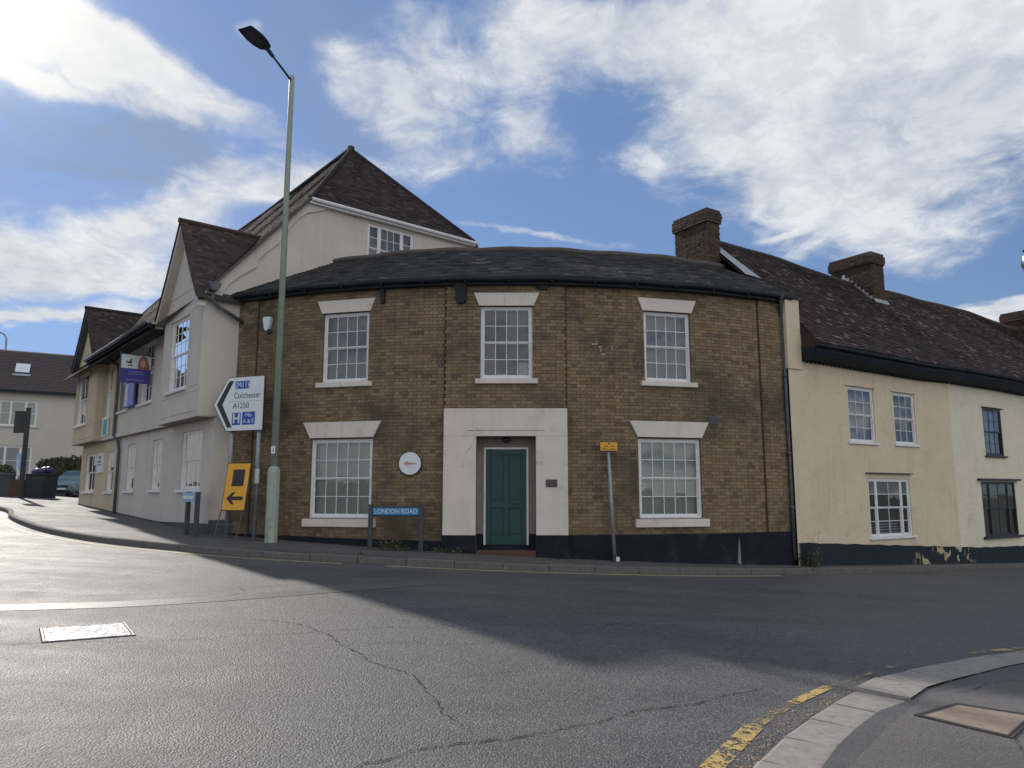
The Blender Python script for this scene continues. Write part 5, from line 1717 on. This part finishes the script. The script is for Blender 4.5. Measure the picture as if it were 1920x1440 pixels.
tf.ux, tf.out, tf.o = tf0.ux, tf0.out, tf0.o
obj('border', MB().box(tf, -.275, .31, -.012, 0, 1.09, 2.13), M_signblack, tsn, bevel=.01)
yp = obj('yellow_plate', MB().box(tf, -.255, .29, 0, .004, 1.11, 2.11), M_yellow, tsn)
obj('black_square', MB().box(tf, -.10, .19, .004, .008, 1.62, 1.98), M_signblack, yp)
az = 1.36
obj('arrow', MB().prism(tf, [(-.18, az), (-.05, az + .13), (.03, az + .13), (-.05, az + .04), (.22, az + .04), (.22, az - .04), (-.05, az - .04), (.03, az - .13), (-.05, az - .13)], .004, .008), M_signblack, yp)
obj('frame_leg', MB().tube([tf(-.27, -.02, 1.15), tf(-.36, -.02, gz)], .013, 6), M_pipe, tsn)
obj('frame_leg', MB().tube([tf(.26, -.02, 1.15), tf(.18, -.02, gz)], .013, 6), M_pipe, tsn)
obj('frame_leg', MB().tube([tf(-.20, -.04, 1.6), tf(-.24, -.5, gz)], .013, 6), M_pipe, tsn)
obj('frame_leg', MB().tube([tf(.24, -.04, 1.6), tf(.15, -.45, gz)], .013, 6), M_pipe, tsn)
obj('frame_rail', MB().tube([tf(-.32, -.02, gz + .33), tf(.22, -.02, gz + .33)], .012, 6).tube([tf(-.36, -.02, gz + .02), tf(.18, -.02, gz + .02)], .012, 6), M_pipe, tsn)

# LONDON ROAD nameplate
na, nb_ = Vector((-2.96, 15.72, 0)), Vector((-1.90, 15.72, 0))
nf = frame(na, nb_ - na, (0, -1, 0))
nz = pz(-2.4, 15.7)
nm_ = thing('street_nameplate', 'blue LONDON ROAD nameplate on two dark posts before the brick wall', 'street sign', (-2.43, 15.72, nz))
for x in (0, 1.06): obj('post', MB().box(nf, x - .045, x + .045, -.09, 0.0, nz - .1, 1.24), M_wood, nm_, bevel=.006)
obj('backboard', MB().box(nf, .046, 1.014, -.05, -.02, .98, 1.20), M_wood, nm_)
pp_ = obj('plate', MB().box(nf, .05, 1.01, -.02, .004, 1.02, 1.165), M_nameblue, nm_)
text('LONDON ROAD', .138, nf, .53, 1.092, .0055, M_signwhite, pp_, sx=.86, bold=-.001)

# small pale blue nameplate by the white building
va, vb = Vector((-6.98, 16.35, 0)), Vector((-6.66, 16.12, 0))
vz = pz(-6.9, 16.2)
q1, q2 = Vector((-7.42, 17.05, 0)), Vector((-6.98, 16.55, 0))
vf = frame(q1, q2 - q1, Vector(((q2 - q1).y, -(q2 - q1).x, 0)))
vl = (q2 - q1).length
vn = thing('small_nameplate', 'small pale blue nameplate on two short posts beside the white building', 'street sign', tuple((q1 + q2) / 2 + Vector((0, 0, vz))))
for x in (0.06, vl): obj('post', MB().box(vf, x - .05, x + .05, -.09, 0, vz - .1, 1.50), M_wood, vn, bevel=.006)
pb = obj('plate', MB().box(vf, -.16, vl - .02, 0, .02, 1.28, 1.48), M_palewblue, vn)
obj('lettering', MB().box(vf, -.10, .18, .02, .022, 1.345, 1.41).box(vf, .22, .55, .02, .022, 1.345, 1.41), M_signwhite, pb)

# no waiting plate on a post
wf0 = frame((2.07, 15.92, 0), (1, .08, 0), (.08, -1, 0))
wz = pz(2.1, 15.9)
wp = thing('waiting_sign', 'small yellow waiting restriction plate on a slim grey post near the right ground floor window', 'road sign', (2.12, 15.9, wz))
obj('post', MB().tube([(2.16, 15.92, wz - .05), (2.06, 15.95, 2.5)], .038, 10), M_postmetal, wp, smooth=True)
wf = lambda x, y, z: wf0(x, y, z)
obj('backing', MB().box(wf, -.195, .195, .02, .03, 2.36, 2.56), M_signblack, wp)
yp = obj('plate', MB().box(wf, -.185, .185, .03, .034, 2.37, 2.55), M_yellow, wp)
text('Mon - Sat', .055, wf, 0, 2.465, .035, M_signblack, yp)
text('8.30am - 5.30pm', .05, wf, 0, 2.405, .035, M_signblack, yp, sx=.85)
obj('symbol', MB().prism(wf, [(.018 * cos(i), 2.52 + .018 * sin(i)) for i in [k * pi / 5 for k in range(10)]], .034, .036), M_signblack, yp)
obj('base_bag', MB().tube([(2.16, 15.88, wz - .02), (2.16, 15.88, wz + .06), (2.16, 15.88, wz + .12)], [.09, .08, .045], 8), M_plastic, wp)
obj('base_label', MB().box(frame((2.20, 15.80, 0), (1, 0, 0), (0, -1, 0)), -.03, .04, 0, .01, wz + .01, wz + .10), M_signwhite, wp)

# lantern partly in view at the right edge
ex, ey = 5.80, 8.02
hl_ = thing('wall_lantern', 'glass lantern with red base hanging at the right edge of view', 'lantern', (ex, ey, 4.1))
mb = MB().tube([(ex, ey, z) for z in (3.93, 3.97, 4.02, 4.10, 4.17)], [.03, .07, .085, .075, .05], 14); obj('glass_body', mb, M_chrome, hl_, smooth=True)
mb = MB().tube([(ex, ey, z) for z in (3.90, 3.93, 3.99)], [.02, .06, .075], 14); obj('red_base', mb, M_redbrick, hl_, smooth=True)
mb = MB().tube([(ex, ey, z) for z in (4.17, 4.19, 4.22)], [.055, .06, .02], 14); obj('red_cap', mb, M_redbrick, hl_, smooth=True)
mb = MB().tube([(ex, ey, 4.21), (ex + .04, ey, 4.28), (ex + .12, ey, 4.30), (ex + .5, ey - .1, 4.30), (ex + .9, ey - .2, 4.30)], .012, 6); obj('hanger', mb, M_blackpaint, hl_, smooth=True)
mb = MB().tube([(ex + .9, ey - .2, g(6.5)), (ex + .9, ey - .2, 4.4)], .05, 10); obj('pole', mb, M_blackpaint, hl_, smooth=True)

# ------------------------------------------------------------------ far left: house, car, wall, bin, signs
hu_ = Vector((.857, .515, 0)); FH = frame((-31.0, 47.0, 0), hu_, (.515, -.857, 0))
fh = thing('distant_house', 'pale rendered house with dark roof beyond the parked car', 'house', tuple(FH(0, 0, 1.6)))
fw_ = [(-1.45, 1.55, 3.2, 4.9), (-1.25, 1.6, 5.95, 7.5 - .05)]
fw_ = [(-1.5, .55, 2.55, 4.35), (-1.4, .62, 5.62, 7.22)]
obj('wall', wall(FH, -24, 9, .5, 8.05, fw_, .12), M_far, fh)
for o in fw_:
    make_window(fh, subframe(FH, (o[0] + o[1]) / 2, 0, o[2]), o[1] - o[0], o[3] - o[2], 1, (1, 1), M_paint, recess=.08, back=M_blind if o[2] > 5 else M_curtain, side=.27, fw=.08, bars=.03, backing=.1, folds=o[2] < 5, sill=(1.15, -.1, 0), smat=M_far)
mb = MB()
mb.quad(FH(-24.3, .4, 7.85), FH(9.3, .4, 7.85), FH(9.3, -4, 11.0), FH(-24.3, -4, 11.2)); mb.quad(FH(9.3, -8.4, 7.8), FH(-24.3, -8.4, 7.8), FH(-24.3, -4, 11.2), FH(9.3, -4, 11.0))
mb.quad(FH(9, 0, .5), FH(9, -8, .5), FH(9, -8, 7.9), FH(9, -4, 10.9), FH(9, 0, 7.9)); mb.quad(FH(-24, 0, .5), FH(-24, 0, 7.9), FH(-24, -4, 11), FH(-24, -8, 7.9), FH(-24, -8, .5)); mb.quad(FH(-24, -8, .5), FH(-24, -8, 7.9), FH(9, -8, 7.9), FH(9, -8, .5))
rf = obj('roof', mb, M_fartile, fh)
obj('fascia', MB().box(FH, -24.3, 9.3, .38, .46, 7.72, 7.88).box(FH, -24.2, 9.2, 0, .38, 7.80, 7.84), M_fascia, fh)


def rfp(x, f, h=0):  # point on the roof slope
    a = FH(x, .4, 7.85); b_ = FH(x, -4, 11.05)
    n_ = Vector((.515 * .58, -.857 * .58, .81))
    return a.lerp(b_, f) + n_ * h


rtl = []
for k in range(26):
    for j in range(60):
        x0 = -14 + j * .36 + (k % 2) * .18
        f0 = k / 26
        v = [rfp(x0, f0, .05), rfp(x0 + .345, f0, .05), rfp(x0 + .345, f0 + 1.2 / 26, .005), rfp(x0, f0 + 1.2 / 26, .005), rfp(x0, f0, 0), rfp(x0 + .345, f0, 0)]
        rtl.append(([tuple(q) for q in v], [(0, 1, 2, 3), (4, 5, 1, 0)], random.random()))
pieces(rtl, 'roof_tile', 'roof_tiling', M_fartile, fh, nmax=0)
mb = MB(); a0, a1, f0, f1 = -.85, -.05, .40, .62
for (A, B) in (((a0, f0), (a1, f0)), ((a1, f0), (a1, f1)), ((a1, f1), (a0, f1)), ((a0, f1), (a0, f0))):
    mb.quad(rfp(*A, 0), rfp(*B, 0), rfp(*B, .14), rfp(*A, .14))
sk = obj('skylight', mb, M_pipe, fh)
mb = MB(); mb.quad(rfp(a0, f0, .14), rfp(a1, f0, .14), rfp(a1, f1, .14), rfp(a0, f1, .14)); obj('skylight_glass', mb, surf('skylight_pane', (.75, .78, .8), (.65, .7, .74), 2, .15, 0, 10), sk)
mb = MB(); mb.quad(rfp(a0 - .1, f0 - .07, .08), rfp(a1 + .1, f0 - .07, .08), rfp(a1 + .1, f0 - .02, .08), rfp(a0 - .1, f0 - .02, .08)); obj('skylight_apron', mb, M_lead, sk)
obj('vent', MB().box(FH, -4.75, -4.5, 0, .05, 4.2, 4.4), M_pipe, fh)
# a second pale house behind the tan building
f2 = thing('pale_house_behind', 'low pale gable wall glimpsed between the hedge and the tan building', 'house', (-30.3, 58, 1.6))
obj('wall', MB().box(frame((-38, 58, 0), (1, 0, 0), (0, -1, 0)), 0, 14, -5, 0, .5, 5.2), M_white, f2)
obj('roof', MB().prism(frame((-38, 58, 0), (0, 1, 0), (1, 0, 0)), [(-.2, 5.2), (5.2, 5.2), (2.5, 7.5)], 0, 14), M_fartile, f2)
# distant lamp
dl = thing('distant_lamp_column', 'distant grey street lamp rising above the far house roof', 'street lamp', (-42.5, 60, 2))
obj('column', MB().tube([(-43.1, 62, 1), (-43.1, 62, 14.4), (-43.25, 61.9, 14.75), (-43.6, 61.8, 14.95), (-44.3, 61.7, 15.0)], .07, 8), M_postmetal, dl, smooth=True)
obj('lantern', MB().box(frame((-44.9, 61.7, 14.92), (1, 0, 0), (0, -1, 0)), -.2, .5, -.1, .1, -.02, .1), M_lantern, dl)


def foliage(name, boxes, n, size, mat, seed=1):
    rg = random.Random(seed)
    mb = MB()
    for _ in range(n):
        (cx_, cy_, cz_, rx, ry, rz) = rg.choice(boxes)
        # points biased to the shell of a rounded block
        while True:
            p_ = Vector((rg.uniform(-1, 1), rg.uniform(-1, 1), rg.uniform(-1, 1)))
            m4 = (abs(p_.x) ** 4 + abs(p_.y) ** 4 + abs(p_.z) ** 4) ** .25
            if m4 > .2: break
        p_ = p_ / m4 * rg.uniform(.7, 1.06)
        c = Vector((cx_ + p_.x * rx, cy_ + p_.y * ry, cz_ + p_.z * rz))
        a = Vector((rg.gauss(0, 1), rg.gauss(0, 1), rg.gauss(0, 1))).normalized(); b_ = a.orthogonal().normalized()
        s = size * rg.uniform(.6, 1.3)
        mb.quad(c - a * s, c - b_ * s * .5, c + a * s, c + b_ * s * .5, r=rg.random())
    for (cx_, cy_, cz_, rx, ry, rz) in boxes:
        F = frame((cx_, cy_, cz_), (1, 0, 0), (0, -1, 0)); mb.box(F, -rx * .7, rx * .7, -ry * .7, ry * .7, -rz, rz * .7)
    return mb


M_hedge = surf('hedge_leaf', (.035, .05, .018), (.06, .08, .028), 3, .7, 0, 10)
M_hedge2 = surf('brownish_hedge_leaf', (.06, .05, .025), (.05, .065, .025), 3, .7, 0, 10)
tag(obj('hedge', foliage('h', [(-25.6, 44.5, 2.6, 1.8, .7, 1.0), (-27.0, 44.3, 2.5, 1.0, .8, .95)], 5200, .09, M_hedge2, 3), M_hedge2, loc=(-25.6, 44.5, 1.5)), 'dark clipped hedge behind the parked car', 'hedge')
tag(obj('hedge', foliage('h', [(-28, 37.5, 2.15, 3.0, .6, .75)], 3500, .09, M_hedge, 4), M_hedge, loc=(-28, 37.5, 1.4)), 'low dark hedge above the garden wall at the left edge', 'hedge')
# garden wall with brick pier
gwall = thing('garden_wall', 'low dark garden wall ending in a red brick pier at the left', 'wall', (-23, 33.5, 1.3))
gf = frame((-21.5, 32.5, 0), (-.93, .36, 0), (-.36, -.93, 0))
mb = MB().box(gf, .5, 12, -.25, 0, .8, 2.25); obj('wall_panel', mb, M_wood, gwall)
obj('coping', MB().box(gf, .5, 12, -.28, .03, 2.25, 2.32), M_pipe, gwall)
mb = MB().box(gf, -.12, .5, -.5, 0.03, .8, 2.02); pier = obj('brick_pier', mb, M_mortar, gwall)
bl = []
for k in range(15):
    z = .9 + k * .076
    for j in range(4):
        x0 = -.12 + j * .155 + (k % 2) * .05
        x1 = min(x0 + .145, .5)
        if x1 - x0 < .03: continue
        v = [gf(x0, .01, z), gf(x1, .01, z), gf(x1, .01, z + .066), gf(x0, .01, z + .066), gf(x0, .04, z), gf(x1, .04, z), gf(x1, .04, z + .066), gf(x0, .04, z + .066)]
        bl.append(([tuple(q) for q in v], [(4, 5, 6, 7), (0, 4, 7, 3), (5, 1, 2, 6), (7, 6, 2, 3), (0, 1, 5, 4)], random.random()))
pieces(bl, 'brick', 'brickwork', M_redbrick, pier)
# bin with purple bags
bf = frame((-20.75, 32.5, 0), (.98, -.2, 0), (-.2, -.98, 0))
bz = g(-19.7) + .1
wb = thing('wheelie_bin', 'large black wheeled bin beside the brick pier', 'bin', (-19.3, 32.3, bz))
obj('body', MB().prism(bf, [(-.42, bz + .12), (.42, bz + .12), (.5, bz + 1.1), (-.5, bz + 1.1)], -.75, 0), M_plastic, wb, bevel=.03)
obj('lid', MB().box(bf, -.54, .54, -.78, .04, bz + 1.1, bz + 1.18), M_plastic, wb, bevel=.02)
for sx_ in (-.35, .35): obj('wheel', MB().tube([bf(sx_ - .03, -.1, bz + .09), bf(sx_ + .03, -.1, bz + .09)], .09, 12), M_plastic, wb)
bgm = MB()
for (x, y, z, r) in ((-.2, -.3, 1.27, .17), (.12, -.35, 1.30, .19), (.38, -.3, 1.36, .15)):
    c = bf(x, y, bz + z)
    bgm.tube([c + Vector((0, 0, k)) for k in (-.9 * r, -.6 * r, 0, .55 * r, .9 * r)], [r * .5, r * 1.2, r * 1.35, r, r * .2], 9)
tag(obj('refuse_bags', bgm, M_bag, loc=tuple(bf(0, -.3, bz + 1.18)), smooth=True), 'purple refuse bags heaped on the black bin lid', 'refuse bags')
# black sign pole
px_, py_ = -20.72, 31.6
pgz = g(px_) + .1
bp = thing('dark_sign_post', 'black pole carrying a dark rectangular sign seen from behind', 'road sign', (px_, py_, pgz))
obj('post', MB().tube([(px_, py_, pgz), (px_, py_, 5.06)], .10, 10), M_signblack, bp)
spf = frame((px_, py_, 0), (1, 0, 0), (0, -1, 0))
obj('sign_panel', MB().box(spf, -.56, -.10, -.03, .02, 3.98, 4.92), M_signblack, bp, bevel=.01)
obj('bracket', MB().box(spf, -.2, .1, -.06, -.03, 4.2, 4.26).box(spf, -.2, .1, -.06, -.03, 4.66, 4.72), M_pipe, bp)
# small blue sign on a white stick
sp2 = frame((-23.2, 35.0, 0), (1, 0, 0), (0, -1, 0))
s2 = thing('small_blue_sign', 'narrow blue and white sign on a white stick above the garden wall', 'sign', (-23.2, 35, 1.3))
obj('post', MB().tube([sp2(0, 0, 1.3), sp2(.0, 0, 3.0)], .04, 8), M_paint, s2)
obj('plate', MB().box(sp2, -.09, .12, 0, .03, 2.55, 3.28), M_palewblue, s2)
# parked car
cf = frame((-23.9, 39.6, 0), (.985, .17, 0), (.17, -.985, 0))
czg = g(-23.9)
car = thing('parked_car', 'grey green hatchback parked facing the street in front of the hedge', 'car', (-23.9, 41, czg))


def loft(secs, n=None):
    mb = MB()
    k = len(secs[0])
    base = [[cf(x, y, czg + z) for (x, z) in sec] for (y, sec) in secs] if False else None
    rings = []
    for y, sec in secs:
        st0 = len(mb.v)
        for (x, z) in sec: mb.v.append(tuple(cf(x, y, czg + z)))
        rings.append(st0); k = len(sec)
    for a, b_ in zip(rings, rings[1:]):
        for i in range(k):
            j = (i + 1) % k
            mb.f.append((a + i, a + j, b_ + j, b_ + i)); mb.r.append(0); mb.mi.append(0)
    mb.f.append(tuple(rings[0] + i for i in range(k))); mb.r.append(0); mb.mi.append(0)
    mb.f.append(tuple(rings[-1] + i for i in reversed(range(k)))); mb.r.append(0); mb.mi.append(0)
    return mb


def sec(w, z0, z1, r=.12):
    return [(-w, z0 + r), (-w + r, z0), (w - r, z0), (w, z0 + r), (w, z1 - r), (w - r * 1.4, z1), (-w + r * 1.4, z1), (-w, z1 - r)]


body = loft([(0.0, sec(.62, .32, .62, .1)), (-.12, sec(.76, .22, .70)), (-.45, sec(.82, .20, .82)), (-1.2, sec(.84, .2, .94)), (-3.6, sec(.84, .2, .96)), (-3.95, sec(.74, .3, .85))])
bdy = obj('body', body, M_car, car, smooth=False, bevel=.02)
cab = loft([(-1.15, sec(.74, .9, .97, .03)), (-1.95, sec(.62, .9, 1.44, .1)), (-3.1, sec(.62, .9, 1.46, .1)), (-3.8, sec(.68, .9, 1.0, .03))])
obj('cabin', cab, M_car, car, bevel=.02)
ws = MB(); ws.quad(cf(-.62, -1.21, czg + 1.0), cf(.62, -1.21, czg + 1.0), cf(.52, -1.86, czg + 1.395), cf(-.52, -1.86, czg + 1.395)); obj('windscreen', ws, surf('car_glass', (.05, .07, .08), (.07, .09, .10), 3, .08, 0, 10, spec=.8), car)
for sx_ in (-1, 1):
    obj('headlight', MB().prism(cf and frame(cf(0, 0, czg), cf.ux, cf.out), [(sx_ * .44, .56), (sx_ * .70, .60), (sx_ * .74, .74), (sx_ * .60, .74)] if sx_ > 0 else [(-.70, .60), (-.44, .56), (-.60, .74), (-.74, .74)], -.16, -.06), M_chrome, car)
    obj('wheel', MB().tube([cf(sx_ * .70, -.75, czg + .31), cf(sx_ * .85, -.75, czg + .31)], .31, 18), M_plastic, car)
    obj('wheel', MB().tube([cf(sx_ * .70, -3.2, czg + .31), cf(sx_ * .85, -3.2, czg + .31)], .31, 18), M_plastic, car)
    obj('mirror', MB().box(frame(cf(0, 0, czg), cf.ux, cf.out), min(sx_ * .84, sx_ * 1.0), max(sx_ * .84, sx_ * 1.0), -1.5, -1.38, .98, 1.12), M_car, car, bevel=.02)
cf2 = frame(cf(0, 0, czg), cf.ux, cf.out)
obj('grille', MB().box(cf2, -.36, .36, -.10, .015, .50, .62), M_plastic, car)
obj('badge', MB().prism(cf2, [(-.07, .64), (0, .54), (.07, .64), (.03, .64), (0, .59), (-.03, .64)], .015, .03), M_chrome, car)
obj('number_plate', MB().box(cf2, -.26, .26, .0, .03, .40, .49), M_signwhite, car)
obj('air_intake', MB().box(cf2, -.5, .5, -.1, .012, .26, .37), M_plastic, car)


# ------------------------------------------------------------------ plants and litter
def weed(name, base, n, h, spread, lab, cat='weed', seed=1, leaf=.03, mat=M_leaf, group=None):
    rg = random.Random(seed)
    th_ = thing(name, lab, cat, base, group)
    stems, lv = MB(), MB()
    for i in range(n):
        a = rg.uniform(0, 2 * pi); r = spread * sqrt(rg.random()) * .5
        b0 = Vector(base) + Vector((cos(a) * r, sin(a) * r * .35, -.02))
        tipv = b0 + Vector((cos(a) * spread * rg.uniform(.2, .6), sin(a) * spread * .2, h * rg.uniform(.35, 1)))
        midv = b0.lerp(tipv, .5) + Vector((0, 0, h * .08))
        stems.tube([b0, midv, tipv], [.004, .003, .002], 4)
        for k in range(7):
            f = rg.uniform(.15, 1)
            p_ = (b0.lerp(midv, f * 2) if f < .5 else midv.lerp(tipv, f * 2 - 1)) + Vector((rg.uniform(-.02, .02), rg.uniform(-.02, .02), 0))
            d_ = Vector((rg.gauss(0, 1), rg.gauss(0, .7), rg.gauss(.2, .5))).normalized(); w_ = d_.cross(Vector((0, 0, 1)))
            if w_.length < .1: continue
            w_.normalize(); s = leaf * rg.uniform(.6, 1.4)
            lv.quad(p_, p_ + d_ * s + w_ * s * .45, p_ + d_ * s * 2, p_ + d_ * s - w_ * s * .45)
    obj('stems', stems, M_stem, th_); obj('leaves', lv, mat, th_, kind='stuff')


weed('weed_clump', (-2.55, 15.75, pz(-2.5, 15.75)), 34, .30, .34, 'grassy green weeds under the LONDON ROAD nameplate', seed=2, leaf=.035)
weed('weed_clump', (-2.1, 15.80, pz(-2.1, 15.8)), 16, .14, .5, 'low trailing weeds at the right post of the LONDON ROAD nameplate', seed=5, leaf=.03)
weed('weed_clump', (-1.35, 15.80, pz(-1.3, 15.8)), 16, .16, .45, 'weeds against the plinth at the left foot of the white door surround', seed=3, leaf=.03)
weed('weed_clump', (-3.0, 14.75, pz(-3, 14.75)), 7, .06, .3, 'tiny weeds in the kerb joint in front of the left ground floor window', seed=8, leaf=.02)
weed('weed_clump', (-4.9, 14.62, pz(-4.9, 14.6)), 6, .06, .3, 'tiny weeds in the kerb below the lamp column', seed=9, leaf=.02)
wb0 = FR(.0, .12, 0)
weed('tall_weed', (wb0.x, wb0.y, pz(wb0.x, wb0.y)), 30, .42, .42, 'bushy weed with tall seed stalk between the downpipe and the cream wall', seed=4, leaf=.04)
weed('seed_stalk', (wb0.x + .04, wb0.y, pz(wb0.x, wb0.y) + .1), 5, .72, .30, 'thin brown seed stalks rising above the bushy weed by the cream wall', 'weed', seed=6, leaf=.022, mat=M_stem)
rg = random.Random(11)
mb = MB()
for i in range(420):
    t = rg.random() ** .7
    q = ko[0]
    yy = 3.2 + (6.4 - 3.2) * rg.random()
    k = min(range(len(ko)), key=lambda i_: abs(ko[i_].y - yy))
    q = ko[k].lerp(ko[min(k + 1, len(ko) - 1)], rg.random()) + Vector((-1, .6)) * (abs(rg.gauss(0, .05)) + .01)
    s = rg.uniform(.004, .012); a = rg.uniform(0, pi)
    dx_, dy_ = Vector((cos(a), sin(a))) * s, Vector((-sin(a), cos(a))) * s * .5
    z = g(q.x) + .008
    mb.quad((q.x - dx_.x, q.y - dx_.y, z), (q.x - dy_.x, q.y - dy_.y, z + .004), (q.x + dx_.x, q.y + dx_.y, z + .002), (q.x + dy_.x, q.y + dy_.y, z))
o = obj('leaf_litter', mb, M_deadleaf, kind='stuff', loc=(1.5, 4.6, g(1.5)))
tag(o, 'dry leaf litter in the gutter along the near kerb', 'leaf litter')
SC.cycles.max_bounces = 6
